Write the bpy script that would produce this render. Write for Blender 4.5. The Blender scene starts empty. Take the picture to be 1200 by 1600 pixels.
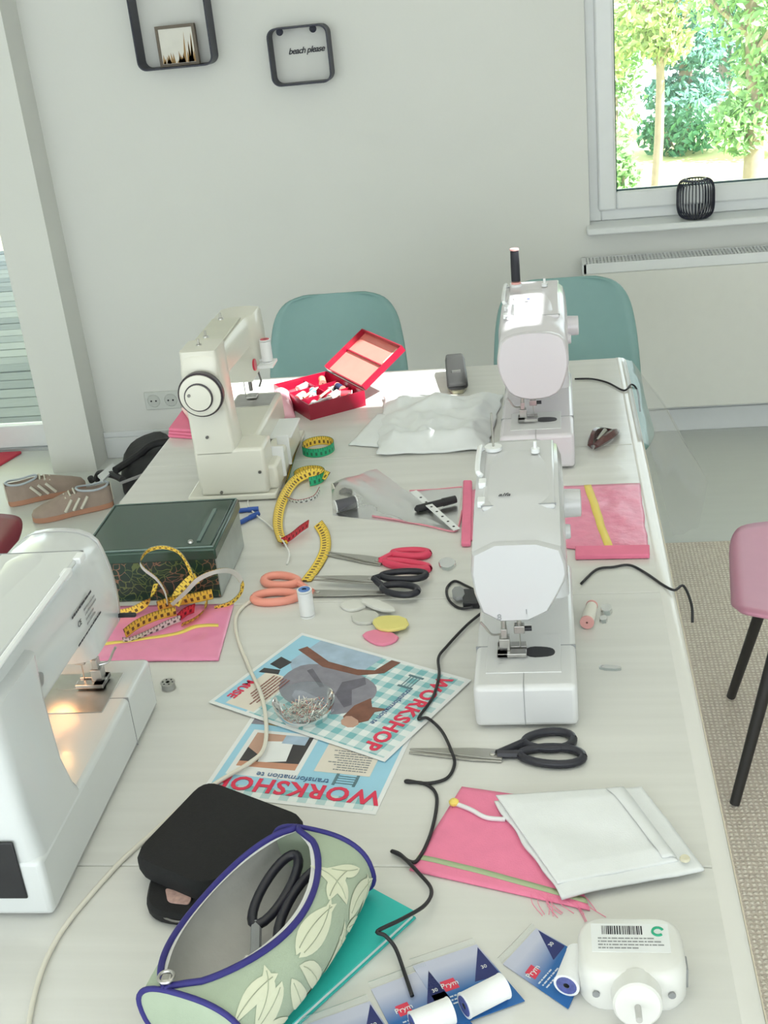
import bpy, math, random
from mathutils import Vector, Matrix, Euler, noise
random.seed(7)
PI = math.pi
SC = bpy.context.scene
COL = SC.collection

# ------------------------------------------------------------------ camera
F_PX, PITCH, ROLL, YAW = 1882.0, 0.4192, -0.1065, -0.1608
CAM = Vector((0.0, 0.0, 1.641))
_f = Vector((math.sin(YAW) * math.cos(PITCH), math.cos(YAW) * math.cos(PITCH), -math.sin(PITCH)))
_r0 = Vector((math.cos(YAW), -math.sin(YAW), 0)); _u0 = _r0.cross(_f)
_r = math.cos(ROLL) * _r0 + math.sin(ROLL) * _u0
_u = -math.sin(ROLL) * _r0 + math.cos(ROLL) * _u0
cam_d = bpy.data.cameras.new('camera'); cam = bpy.data.objects.new('camera', cam_d); COL.objects.link(cam)
cam_d.sensor_width = 36.0; cam_d.sensor_fit = 'AUTO'; cam_d.lens = F_PX / 1600.0 * 36.0
cam_d.clip_start = 0.02; cam_d.clip_end = 300
cam.matrix_world = Matrix(((_r.x, _u.x, -_f.x, CAM.x), (_r.y, _u.y, -_f.y, CAM.y), (_r.z, _u.z, -_f.z, CAM.z), (0, 0, 0, 1)))
SC.camera = cam
# ------------------------------------------------------------------ world, sun, exposure
world = bpy.data.worlds.new('sky'); SC.world = world; world.use_nodes = True
bg = world.node_tree.nodes['Background']; bg.inputs[0].default_value = (0.90, 0.98, 1.0, 1); bg.inputs[1].default_value = 2.4
SUN_DIR = Vector((-0.55, 0.25, -0.80)).normalized()
sd = bpy.data.lights.new('sun', 'SUN'); sd.energy = 14.0; sd.angle = 0.009; sd.color = (1.0, 0.98, 0.94)
sun = bpy.data.objects.new('sun', sd); COL.objects.link(sun); sun.location = (6, 0, 8)
sun.rotation_euler = SUN_DIR.to_track_quat('-Z', 'Y').to_euler()
ad = bpy.data.lights.new('front_fill', 'AREA'); ad.energy = 28.0; ad.shape = 'RECTANGLE'; ad.size = 5.4; ad.size_y = 2.3; ad.color = (0.93, 0.98, 1.0)  # unseen area lamp added behind the camera to brighten the room
al = bpy.data.objects.new('front_fill', ad); COL.objects.link(al); al.location = (-0.6, -2.9, 1.35); al.rotation_euler = (PI / 2, 0, 0)
vs = SC.view_settings; vs.view_transform = 'Standard'; vs.look = 'None'; vs.gamma = 1.0; vs.exposure = 0.12
try: vs.use_curve_mapping = False
except Exception: pass

# ------------------------------------------------------------------ geometry helpers
TZ = 0.75
def ray(px, py): return _r * ((px - 600) / F_PX) - _u * ((py - 800) / F_PX) + _f
def T(px, py, dz=0.0):
    v = ray(px, py); t = (TZ + dz - CAM.z) / v.z
    return CAM + v * t
def FL(px, py, z=0.0):
    v = ray(px, py); return CAM + v * ((z - CAM.z) / v.z)
def WY(px, py, Y):
    v = ray(px, py); return CAM + v * (Y / v.y)

MATS = {}
def _nt(name):
    m = bpy.data.materials.new(name); m.use_nodes = True
    nt = m.node_tree; return m, nt, nt.nodes['Principled BSDF']
def mat(name, rgb, rough=0.5, metal=0.0, var=0.06, scale=30.0, bump=0.0, bscale=200.0, coat=0.0, emit=None, estr=0.0, sss=0.0, trans=0.0, alpha=1.0, stretch=None):
    if name in MATS: return MATS[name]
    m, nt, p = _nt(name); N = nt.nodes; L = nt.links
    tc = N.new('ShaderNodeTexCoord'); mp = N.new('ShaderNodeMapping'); L.new(tc.outputs['Object'], mp.inputs['Vector'])
    if stretch: mp.inputs['Scale'].default_value = stretch
    nz = N.new('ShaderNodeTexNoise'); nz.inputs['Scale'].default_value = scale; nz.inputs['Detail'].default_value = 3
    L.new(mp.outputs[0], nz.inputs['Vector'])
    mx = N.new('ShaderNodeMix'); mx.data_type = 'RGBA'
    c = Vector(rgb)
    mx.inputs['A'].default_value = tuple(max(0, x * (1 - var)) for x in c) + (1,)
    mx.inputs['B'].default_value = tuple(min(1, x * (1 + var)) for x in c) + (1,)
    L.new(nz.outputs['Fac'], mx.inputs['Factor']); L.new(mx.outputs['Result'], p.inputs['Base Color'])
    p.inputs['Roughness'].default_value = rough; p.inputs['Metallic'].default_value = metal
    p.inputs['Coat Weight'].default_value = coat; p.inputs['Coat Roughness'].default_value = 0.08
    p.inputs['Transmission Weight'].default_value = trans; p.inputs['Alpha'].default_value = alpha
    if sss: p.inputs['Subsurface Weight'].default_value = sss; p.inputs['Subsurface Radius'].default_value = (0.01, 0.008, 0.008)
    if emit: p.inputs['Emission Color'].default_value = emit + (1,); p.inputs['Emission Strength'].default_value = estr
    if bump:
        n2 = N.new('ShaderNodeTexNoise'); n2.inputs['Scale'].default_value = bscale; n2.inputs['Detail'].default_value = 4
        L.new(mp.outputs[0], n2.inputs['Vector'])
        b = N.new('ShaderNodeBump'); b.inputs['Strength'].default_value = bump; b.inputs['Distance'].default_value = 0.004
        L.new(n2.outputs['Fac'], b.inputs['Height']); L.new(b.outputs[0], p.inputs['Normal'])
    MATS[name] = m; return m
def clear(name, tint=(0.95, 0.98, 0.98), haze=0.06, gloss_rough=0.05, milk=(0.9, 0.92, 0.93)):
    if name in MATS: return MATS[name]
    m = bpy.data.materials.new(name); m.use_nodes = True; nt = m.node_tree; N = nt.nodes; L = nt.links; N.clear()
    out = N.new('ShaderNodeOutputMaterial'); tr = N.new('ShaderNodeBsdfTransparent'); tr.inputs[0].default_value = tint + (1,)
    gl = N.new('ShaderNodeBsdfGlossy'); gl.inputs['Roughness'].default_value = gloss_rough
    df = N.new('ShaderNodeBsdfTranslucent'); df.inputs[0].default_value = milk + (1,)
    d2 = N.new('ShaderNodeBsdfDiffuse'); d2.inputs[0].default_value = milk + (1,)
    md = N.new('ShaderNodeMixShader'); md.inputs[0].default_value = 0.6; L.new(df.outputs[0], md.inputs[1]); L.new(d2.outputs[0], md.inputs[2])
    m1 = N.new('ShaderNodeMixShader'); m1.inputs[0].default_value = haze; L.new(tr.outputs[0], m1.inputs[1]); L.new(md.outputs[0], m1.inputs[2])
    fr = N.new('ShaderNodeFresnel'); fr.inputs[0].default_value = 1.22
    m2 = N.new('ShaderNodeMixShader'); L.new(fr.outputs[0], m2.inputs[0]); L.new(m1.outputs[0], m2.inputs[1]); L.new(gl.outputs[0], m2.inputs[2])
    L.new(m2.outputs[0], out.inputs[0]); MATS[name] = m; return m
def uvmat(name, build):
    """material whose colour is built by build(nt, u_socket, v_socket) -> colour socket"""
    if name in MATS: return MATS[name]
    m, nt, p = _nt(name)
    uv = nt.nodes.new('ShaderNodeUVMap'); sp = nt.nodes.new('ShaderNodeSeparateXYZ'); nt.links.new(uv.outputs[0], sp.inputs[0])
    nt.links.new(build(nt, sp.outputs[0], sp.outputs[1]), p.inputs['Base Color']); p.inputs['Roughness'].default_value = 0.55
    MATS[name] = m; return m
def mth(nt, op, a, b=None):
    n = nt.nodes.new('ShaderNodeMath'); n.operation = op
    for i, x in enumerate((a, b)):
        if x is None: continue
        if isinstance(x, (int, float)): n.inputs[i].default_value = x
        else: nt.links.new(x, n.inputs[i])
    return n.outputs[0]
def mixc(nt, fac, a, b):
    n = nt.nodes.new('ShaderNodeMix'); n.data_type = 'RGBA'
    if isinstance(fac, (int, float)): n.inputs['Factor'].default_value = fac
    else: nt.links.new(fac, n.inputs['Factor'])
    for k, x in (('A', a), ('B', b)):
        if isinstance(x, tuple): n.inputs[k].default_value = x + (1,)
        else: nt.links.new(x, n.inputs[k])
    return n.outputs['Result']

class MB:
    def __init__(s): s.v = []; s.f = []; s.mi = []; s.uv = {}
    def add(s, vs, fs, mi=0):
        b = len(s.v); s.v += [Vector(v) for v in vs]
        for f in fs: s.f.append([b + i for i in f]); s.mi.append(mi)
        return b
    def box(s, lo, hi, mi=0):
        x0, y0, z0 = lo; x1, y1, z1 = hi
        s.add([(x0,y0,z0),(x1,y0,z0),(x1,y1,z0),(x0,y1,z0),(x0,y0,z1),(x1,y0,z1),(x1,y1,z1),(x0,y1,z1)],
              [(3,2,1,0),(4,5,6,7),(0,1,5,4),(1,2,6,5),(2,3,7,6),(3,0,4,7)], mi); return s
    def loft(s, rings, cap=True, closed=True, mi=0, capmi=None):
        n = len(rings[0]); vs = [v for r in rings for v in r]; fs = []
        for i in range(len(rings) - 1):
            for j in range(n if closed else n - 1):
                k = (j + 1) % n
                fs.append((i*n+j, i*n+k, (i+1)*n+k, (i+1)*n+j))
        b = s.add(vs, fs, mi)
        if cap:
            c = mi if capmi is None else capmi
            s.f.append([b + j for j in reversed(range(n))]); s.mi.append(c)
            s.f.append([b + (len(rings)-1)*n + j for j in range(n)]); s.mi.append(c)
        return s
    def cyl(s, p0, p1, r0, r1=None, n=20, mi=0, capmi=None):
        p0 = Vector(p0); p1 = Vector(p1); r1 = r0 if r1 is None else r1
        a = (p1 - p0).normalized(); x = a.orthogonal().normalized(); y = a.cross(x)
        ring = lambda c, r: [c + (x * math.cos(2*PI*i/n) + y * math.sin(2*PI*i/n)) * r for i in range(n)]
        return s.loft([ring(p0, r0), ring(p1, r1)], mi=mi, capmi=capmi)
    def lathe(s, prof, c=(0,0,0), axis=(0,0,1), n=28, cap=False, mi=0):
        c = Vector(c); a = Vector(axis).normalized(); x = a.orthogonal().normalized(); y = a.cross(x)
        rings = [[c + a * z + (x * math.cos(2*PI*i/n) + y * math.sin(2*PI*i/n)) * r for i in range(n)] for r, z in prof]
        return s.loft(rings, cap=cap, mi=mi)
    def tube(s, pts, r, n=8, cap=True, mi=0):
        pts = [Vector(p) for p in pts]; rings = []; prev = None
        for i, p in enumerate(pts):
            t = (pts[min(i+1, len(pts)-1)] - pts[max(i-1, 0)]).normalized()
            x = t.orthogonal().normalized() if prev is None else (prev - t * prev.dot(t)).normalized()
            prev = x; y = t.cross(x); rr = r[i] if isinstance(r, (list, tuple)) else r
            rings.append([p + (x * math.cos(2*PI*j/n) + y * math.sin(2*PI*j/n)) * rr for j in range(n)])
        return s.loft(rings, cap=cap, mi=mi)
    def prism(s, poly, z0, z1, mi=0, shrink=0.0):
        """poly: list of (x,y); straight extrusion, top edge pulled in by shrink"""
        n = len(poly); c = Vector((sum(p[0] for p in poly)/n, sum(p[1] for p in poly)/n))
        def rg(z, k): return [Vector((c.x + (p[0]-c.x)*k, c.y + (p[1]-c.y)*k, z)) for p in poly]
        if shrink: return s.loft([rg(z0, 1-shrink*0.6), rg(z0+(z1-z0)*0.3, 1), rg(z0+(z1-z0)*0.7, 1), rg(z1, 1-shrink)], mi=mi)
        return s.loft([rg(z0, 1), rg(z1, 1)], mi=mi)
    def grid(s, fn, nu, nv, mi=0, closed_u=False):
        b = len(s.v)
        vs = [fn(i/nu, j/nv) for i in range(nu+1) for j in range(nv+1)]
        fs = [(i*(nv+1)+j, (i+1)*(nv+1)+j, (i+1)*(nv+1)+j+1, i*(nv+1)+j+1) for i in range(nu) for j in range(nv)]
        s.add(vs, fs, mi)
        for i in range(nu+1):
            for j in range(nv+1): s.uv[b + i*(nv+1)+j] = (i/nu, j/nv)
        return s
    def build(s, name, m, parent=None, smooth=40, bevel=0.0, seg=2, solid=0.0, subd=0, off=None):
        me = bpy.data.meshes.new(name)
        if off is None and parent is not None and parent.get('_flat'): off = Vector(parent['_flat'])
        vs = [tuple(v - off) if off is not None else tuple(v) for v in s.v]
        me.from_pydata(vs, [], s.f); me.update()
        for mm in (m if isinstance(m, (list, tuple)) else [m]): me.materials.append(mm)
        for p, i in zip(me.polygons, s.mi): p.material_index = i
        if s.uv:
            ul = me.uv_layers.new(name='UVMap')
            for l in me.loops: ul.data[l.index].uv = s.uv.get(l.vertex_index, (0, 0))
        if smooth:
            me.polygons.foreach_set('use_smooth', [True]*len(me.polygons))
            if smooth < 180: me.set_sharp_from_angle(angle=math.radians(smooth))
        o = bpy.data.objects.new(name, me); COL.objects.link(o)
        if parent is not None: o.parent = parent
        elif off is not None: o.location = off
        if bevel:
            b = o.modifiers.new('bevel', 'BEVEL'); b.width = bevel; b.segments = seg; b.limit_method = 'ANGLE'; b.angle_limit = math.radians(35)
        if subd:
            d = o.modifiers.new('subd', 'SUBSURF'); d.levels = subd; d.render_levels = subd
        if solid:
            d = o.modifiers.new('solid', 'SOLIDIFY'); d.thickness = solid; d.offset = 0
        return o
def tag(o, label=None, cat=None, group=None, kind=None):
    if label: o['label'] = label
    if cat: o['category'] = cat
    if group: o['group'] = group
    if kind: o['kind'] = kind
    return o
def thing(name, label, cat, loc=(0,0,0), rz=0.0, group=None, flat=False):
    """Empty at the base of a thing. flat=True: parts are given in world coordinates."""
    o = bpy.data.objects.new(name, None); COL.objects.link(o); o.location = loc; o.rotation_euler = (0, 0, rz); o.empty_display_size = 0.05
    if flat: o['_flat'] = tuple(loc)
    return tag(o, label, cat, group)
def struct(o): return tag(o, kind='structure')
def chaikin(p, it=2, closed=True):
    p = [Vector(q) for q in p]
    for _ in range(it):
        q = []; n = len(p)
        if not closed: q.append(p[0])
        for i in range(n if closed else n-1):
            a, b = p[i], p[(i+1) % n]
            q += [a*0.75 + b*0.25, a*0.25 + b*0.75]
        if not closed: q.append(p[-1])
        p = q
    return p
def spline(p, k=6):
    p = [Vector(q) for q in p]; out = []
    for i in range(len(p)-1):
        a, b, c, d = p[max(i-1,0)], p[i], p[i+1], p[min(i+2,len(p)-1)]
        for j in range(k):
            t = j/k
            out.append(0.5*((2*b) + (c-a)*t + (2*a-5*b+4*c-d)*t*t + (3*b-a-3*c+d)*t**3))
    out.append(p[-1]); return out
def rrect(w, h, r, n=4):
    out = []
    for cx, cy, a in ((w/2-r, h/2-r, 0), (-w/2+r, h/2-r, PI/2), (-w/2+r, -h/2+r, PI), (w/2-r, -h/2+r, 1.5*PI)):
        for i in range(n+1):
            t = a + PI/2*i/n; out.append((cx + r*math.cos(t), cy + r*math.sin(t)))
    return out
def text_part(name, body, size, m, parent, mtx, align='CENTER', shear=0.0, bold=0.0, extr=0.0002, spacing=1.0):
    cu = bpy.data.curves.new(name, 'FONT'); cu.body = body; cu.size = size; cu.align_x = align; cu.align_y = 'CENTER'
    cu.shear = shear; cu.extrude = extr; cu.offset = bold; cu.resolution_u = 3; cu.space_character = spacing
    tmp = bpy.data.objects.new(name + '_curve', cu)
    me = bpy.data.meshes.new_from_object(tmp); me.name = name
    bpy.data.objects.remove(tmp); bpy.data.curves.remove(cu)
    me.materials.clear(); me.materials.append(m)
    o = bpy.data.objects.new(name, me); COL.objects.link(o); o.parent = parent
    if parent is not None and parent.get('_flat'): mtx = Matrix.Translation(-Vector(parent['_flat'])) @ mtx
    o.matrix_local = mtx; return o
def frame2(o, ux, vy):
    """matrix with local x along ux and y towards vy, origin o"""
    x = Vector(ux).normalized(); z = x.cross(Vector(vy)).normalized(); y = z.cross(x)
    return Matrix(((x.x, y.x, z.x, o[0]), (x.y, y.y, z.y, o[1]), (x.z, y.z, z.z, o[2]), (0, 0, 0, 1)))

def print_lines(par, m, o, ux, vy, rows, w, size, gap=0.4, seed=1, name='print_lines'):
    """unreadable small print: rows of short dashes"""
    rn = random.Random(seed); M = frame2(Vector(o), ux, vy); mb = MB()
    for k in range(rows):
        x = -w/2; wr = w*rn.uniform(0.6,1.0)
        while x < -w/2+wr:
            L_ = size*rn.uniform(0.6,2.6); y = -k*size*1.7
            mb.loft([[M @ Vector(q_) for q_ in ((x,y-size*0.3,0),(x+L_,y-size*0.3,0),(x+L_,y+size*0.3,0),(x,y+size*0.3,0))],[M @ Vector(q_) for q_ in ((x,y-size*0.3,0.0002),(x+L_,y-size*0.3,0.0002),(x+L_,y+size*0.3,0.0002),(x,y+size*0.3,0.0002))]])
            x += L_+size*gap
    o_ = mb.build(name, m, par, smooth=0); o_['kind'] = 'stuff'; return o_
# ------------------------------------------------------------------ materials
WALL = mat('wall_paint', (0.79, 0.795, 0.765), 0.85, var=0.025, scale=3, bump=0.05, bscale=120)
TRIMW = mat('trim_white', (0.84, 0.86, 0.87), 0.35, var=0.02)
FLOOR = mat('floor_white', (0.72, 0.74, 0.71), 0.32, var=0.03, scale=4, stretch=(1, 8, 1))
WHITE = mat('machine_white', (0.62, 0.625, 0.64), 0.24, var=0.02, scale=8, coat=0.4)
WHITE2 = mat('machine_cool_white', (0.68, 0.705, 0.71), 0.24, var=0.02, scale=8, coat=0.4)
LILAC = mat('machine_lilac_white', (0.72, 0.69, 0.73), 0.24, var=0.02, scale=8, coat=0.4)
GREYW = mat('machine_grey_white', (0.70, 0.705, 0.71), 0.28, var=0.02, coat=0.3)
CREAM = mat('machine_cream', (0.76, 0.75, 0.665), 0.3, var=0.03, scale=10, coat=0.2)
STEEL = mat('brushed_steel', (0.55, 0.54, 0.52), 0.28, 1.0, var=0.12, scale=60)
DSTEEL = mat('dark_steel', (0.22, 0.21, 0.20), 0.35, 0.9, var=0.15)
BLACK = mat('black_plastic', (0.018, 0.018, 0.022), 0.38, var=0.2)
BLACKF = mat('black_fabric', (0.010, 0.010, 0.011), 0.9, var=0.3, scale=200, bump=0.25, bscale=900)
NAVYP = mat('frame_black_blue', (0.02, 0.022, 0.04), 0.45, var=0.15)
GREYP = mat('grey_plastic', (0.30, 0.31, 0.32), 0.45)
RED = mat('red_plastic', (0.62, 0.02, 0.06), 0.3, var=0.1, coat=0.3)
PINKF = mat('pink_fabric', (0.91, 0.25, 0.41), 0.85, var=0.08, scale=40, bump=0.2, bscale=600)
PINKD = mat('pink_deep', (0.88, 0.22, 0.36), 0.8, var=0.1)
YEL = mat('yellow_tape', (0.90, 0.70, 0.16), 0.6)
CLOTHW = mat('white_cotton', (0.82, 0.84, 0.85), 0.9, var=0.03, scale=60, bump=0.15, bscale=700)
TEXTK = mat('ink_dark', (0.04, 0.04, 0.05), 0.7)
GLASS = clear('window_glass', (0.96, 0.99, 0.99), 0.01, 0.02)
FILM = clear('clear_film', (0.97, 0.98, 0.98), 0.13, 0.12)
BOWLG = clear('bowl_glass', (0.92, 0.95, 0.96), 0.05, 0.03)

# ------------------------------------------------------------------ the room
YW = 4.27
XR = 2.2; XL = -4.0; YF = -3.0; ZC = 2.6
struct(MB().box((XL-0.2, YF-0.3, -0.12), (XR+0.2, 4.5, 0.0)).build('floor', FLOOR))
# ceiling with added openings: frosted one for top fill, clear ones shaping sun patches
HOLES = [(-1.35, 0.75, 0.25, 1.85), (0.42, 1.12, 1.94, 2.22), (1.00, 1.14, 1.68, 1.90)]
xs_ = sorted({XL-0.2, XR+0.2} | {h[0] for h in HOLES} | {h[1] for h in HOLES}); ys_ = sorted({YF-0.3, YW+0.4} | {h[2] for h in HOLES} | {h[3] for h in HOLES})
cb = MB()
for a_, b_ in zip(xs_, xs_[1:]):
    for c_, d_ in zip(ys_, ys_[1:]):
        if not any(h[0] <= (a_+b_)/2 <= h[1] and h[2] <= (c_+d_)/2 <= h[3] for h in HOLES): cb.box((a_, c_, ZC), (b_, d_, ZC+0.12))
struct(cb.build('ceiling', WALL, smooth=0))
FROST = bpy.data.materials.new('frosted_pane'); FROST.use_nodes = True; nt_f = FROST.node_tree; nt_f.nodes.clear()
of_ = nt_f.nodes.new('ShaderNodeOutputMaterial'); tf_ = nt_f.nodes.new('ShaderNodeBsdfTranslucent'); tf_.inputs[0].default_value = (0.48, 0.475, 0.44, 1); nt_f.links.new(tf_.outputs[0], of_.inputs[0])
for k_, (a_, b_, c_, d_) in enumerate(HOLES):
    w3 = struct(thing('window_%d' % (k_+2), None, None, (a_, c_, ZC), flat=True)); e_ = 0.03 if k_ == 0 else 0.006  # unseen roof panes, added to let light onto the table
    m_ = MB()
    for lo, hi in (((a_,c_,ZC+.05),(a_+e_,d_,ZC+.11)),((b_-e_,c_,ZC+.05),(b_,d_,ZC+.11)),((a_+e_,c_,ZC+.05),(b_-e_,c_+e_,ZC+.11)),((a_+e_,d_-e_,ZC+.05),(b_-e_,d_,ZC+.11))): m_.box(lo, hi)
    m_.build('window_frame', TRIMW, w3)
    MB().box((a_+e_,c_+e_,ZC+.08),(b_-e_,d_-e_,ZC+.083)).build('pane', FROST if k_ == 0 else GLASS, w3, smooth=0)
struct(MB().box((-5.2, YW+0.4, ZC), (0.1, 9.6, ZC+0.1)).build('added_deck_shade', WALL, smooth=0))  # unseen overhang added to keep the sun off the deck
WX0, WX1, WZ0, WZ1 = 0.135, 1.55, 0.775, 2.15
wb = MB()
wb.box((-1.77, YW, 0), (WX0, YW+0.32, ZC)); wb.box((WX1, YW, 0), (XR+0.2, YW+0.32, ZC))
wb.box((WX0, YW, 0), (WX1, YW+0.32, WZ0-0.006)); wb.box((WX0, YW, WZ1), (WX1, YW+0.32, ZC))
struct(wb.build('wall_back', WALL, smooth=0))
# pier beside the glazed door, standing proud of the back wall
struct(MB().box((-1.945, 4.13, 0), (-1.768, 4.59, ZC)).build('wall_pier', WALL, smooth=0))
struct(MB().box((XL, 4.38, 2.25), (-1.945, 4.59, ZC)).build('wall_lintel', WALL, smooth=0))
struct(MB().box((XL-0.2, YF, 0), (XL, 4.59, ZC)).build('wall_left', WALL, smooth=0))
struct(MB().box((XR, YF, 0), (XR+0.2, YW, ZC)).build('wall_right', WALL, smooth=0))
bb = struct(thing('baseboard_back', None, None, (-1.7, YW, 0), flat=True))
MB().box((-1.768, YW-0.016, 0), (XR, YW, 0.085)).build('board', TRIMW, bb, bevel=0.003)
MB().box((-1.768, YW-0.011, 0.085), (XR, YW, 0.108)).build('cap', TRIMW, bb, bevel=0.003)

# window in the back wall
win = struct(thing('window_1', None, None, (WX0, YW+0.02, WZ0), flat=True))
def ring_frame(x0, x1, z0, z1, w, y0, y1):
    return MB().box((x0,y0,z0),(x0+w,y1,z1)).box((x1-w,y0,z0),(x1,y1,z1)).box((x0+w,y0,z0),(x1-w,y1,z0+w)).box((x0+w,y0,z1-w),(x1-w,y1,z1))
ring_frame(WX0, WX1, WZ0, WZ1, 0.042, YW+0.05, YW+0.12).build('window_frame', TRIMW, win, bevel=0.004)
ring_frame(WX0+0.032, WX1-0.032, WZ0+0.037, WZ1-0.032, 0.062, YW+0.03, YW+0.10).build('casement', TRIMW, win, bevel=0.008)
gx0, gx1, gz0, gz1 = WX0+0.094, WX1-0.094, WZ0+0.099, WZ1-0.094
MB().box((gx0, YW+0.06, gz0), (gx1, YW+0.066, gz1)).build('pane', GLASS, win, smooth=0)
ring_frame(gx0-0.002, gx1+0.002, gz0-0.002, gz1+0.002, 0.006, YW+0.05, YW+0.064).build('gasket', mat('gasket', (0.03, 0.08, 0.09), 0.6), win)
ws = MB().box((WX0-0.012, YW-0.075, WZ0-0.024), (WX1+0.012, YW+0.09, WZ0-0.0005)).build('trim_sill', TRIMW, bevel=0.006); struct(ws)

# glazed sliding door on the left
dr = struct(thing('door_1', None, None, (-2.9, 4.42, 0), flat=True))
DX0, DX1 = XL, -1.945
MB().box((DX1-0.045, 4.385, 0), (DX1, 4.46, 2.25)).box((DX0, 4.385, 0), (DX0+0.06, 4.46, 2.25)).box((DX0, 4.385, 2.18), (DX1, 4.46, 2.25)).build('door_frame', TRIMW, dr, bevel=0.004)
MB().box((DX0+0.06, 4.40, 0.012), (DX1-0.045, 4.45, 0.105)).build('bottom_rail', TRIMW, dr, bevel=0.004)
MB().box((DX0+0.06, 4.385, 0), (DX1-0.045, 4.47, 0.012)).build('threshold', mat('threshold_metal', (0.55, 0.57, 0.58), 0.35, 0.6), dr)
MB().box((DX0+0.06, 4.425, 0.105), (DX1-0.045, 4.431, 2.18)).build('pane', GLASS, dr, smooth=0)

# timber deck outside the door, one object per plank
deck = struct(thing('floor_deck', None, None, (-3, 6, -0.09)))
DECK = [mat('deck_grey_a', (0.20, 0.225, 0.25), 0.8, var=0.2, scale=6, stretch=(1, 12, 1)), mat('deck_grey_b', (0.25, 0.275, 0.295), 0.8, var=0.2, scale=6, stretch=(1, 12, 1)), mat('deck_grey_c', (0.16, 0.185, 0.21), 0.8, var=0.2, scale=6, stretch=(1, 12, 1))]
pm = []
for k in range(3):
    o = MB().box((-2.6, -0.066, 0), (1.25, 0.066, 0.028)).build('plank', DECK[k], deck, bevel=0.003); pm.append(o)
for i in range(31):
    o = pm[i] if i < 3 else pm[random.randrange(3)].copy()
    if i >= 3: COL.objects.link(o); o.parent = deck
    o.location = (random.uniform(-0.02, 0.02), -1.35 + i*0.145, random.uniform(-0.002, 0.002))

# rugs
def weave(nt, p, c1, c2):
    N = nt.nodes; L = nt.links
    tc = N.new('ShaderNodeTexCoord'); w1 = N.new('ShaderNodeTexWave'); w1.bands_direction = 'Y'; w1.inputs['Scale'].default_value = 26; w1.inputs['Distortion'].default_value = 2.5; w1.inputs['Detail Scale'].default_value = 6
    w2_ = N.new('ShaderNodeTexWave'); w2_.bands_direction = 'X'; w2_.inputs['Scale'].default_value = 30; w2_.inputs['Distortion'].default_value = 2.0; w2_.inputs['Detail Scale'].default_value = 6
    nz = N.new('ShaderNodeTexNoise'); nz.inputs['Scale'].default_value = 90
    for w in (w1, w2_, nz): L.new(tc.outputs['Object'], w.inputs['Vector'])
    h = mth(nt, 'ADD', mth(nt, 'MULTIPLY', w1.outputs['Fac'], w2_.outputs['Fac']), mth(nt, 'MULTIPLY', nz.outputs['Fac'], 0.6))
    L.new(mixc(nt, h, c1, c2), p.inputs['Base Color'])
    b = N.new('ShaderNodeBump'); b.inputs['Strength'].default_value = 0.6; b.inputs['Distance'].default_value = 0.006
    L.new(h, b.inputs['Height']); L.new(b.outputs[0], p.inputs['Normal']); p.inputs['Roughness'].default_value = 0.95
m_r, nt_r, p_r = _nt('jute'); weave(nt_r, p_r, (0.56, 0.46, 0.38), (1.0, 0.93, 0.82))
tag(MB().box((-0.55, 0.35, 0.0), (1.95, 3.315, 0.006)).build('woven_rug', m_r, bevel=0.005), 'beige woven jute rug on the white floor under the table', 'rug')
o = MB(); o.prism([(-2.62,4.05),(-2.24,4.10),(-2.17,4.36),(-2.66,4.36)], 0.0, 0.012); tag(o.build('door_mat', mat('red_mat', (0.62, 0.06, 0.10), 0.9, bump=0.2), bevel=0.003), 'small red mat on the floor before the glazed door', 'mat')

# ------------------------------------------------------------------ outside the window
LAWN = mat('lawn', (0.72, 0.72, 0.36), 0.9, var=0.35, scale=0.9)
gz = -2.5
struct(MB().box((-30, 4.62, gz-0.2), (60, 31, gz)).build('ground_lawn', LAWN))
BARK = mat('bark', (0.36, 0.29, 0.23), 0.9, var=0.3, scale=8)
def leafmat(n, c): return mat(n, c, 0.6, var=0.35, scale=1.2)
LEAFS = [leafmat('leaf_dark', (0.10, 0.30, 0.16)), leafmat('leaf_mid', (0.28, 0.50, 0.20)), leafmat('leaf_light', (0.50, 0.62, 0.28)), leafmat('leaf_blue', (0.14, 0.34, 0.26))]
def leaf_cloud(mb, blobs, n, size, rnd):
    for _ in range(n):
        c, r = rnd.choice(blobs)
        d = Vector((rnd.gauss(0,1), rnd.gauss(0,1), rnd.gauss(0,1))).normalized() * (rnd.random() ** 0.45)
        p = Vector(c) + Vector((d.x*r[0], d.y*r[1], d.z*r[2]))
        a = Vector((rnd.gauss(0,1), rnd.gauss(0,1), rnd.gauss(0,1))).normalized(); b = a.orthogonal().normalized()
        s_ = size * rnd.uniform(0.6, 1.3)
        mb.add([p - a*s_, p + b*s_*0.45, p + a*s_, p - b*s_*0.45 + a.cross(b)*s_*0.2], [(0,1,2),(0,2,3)])
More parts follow.
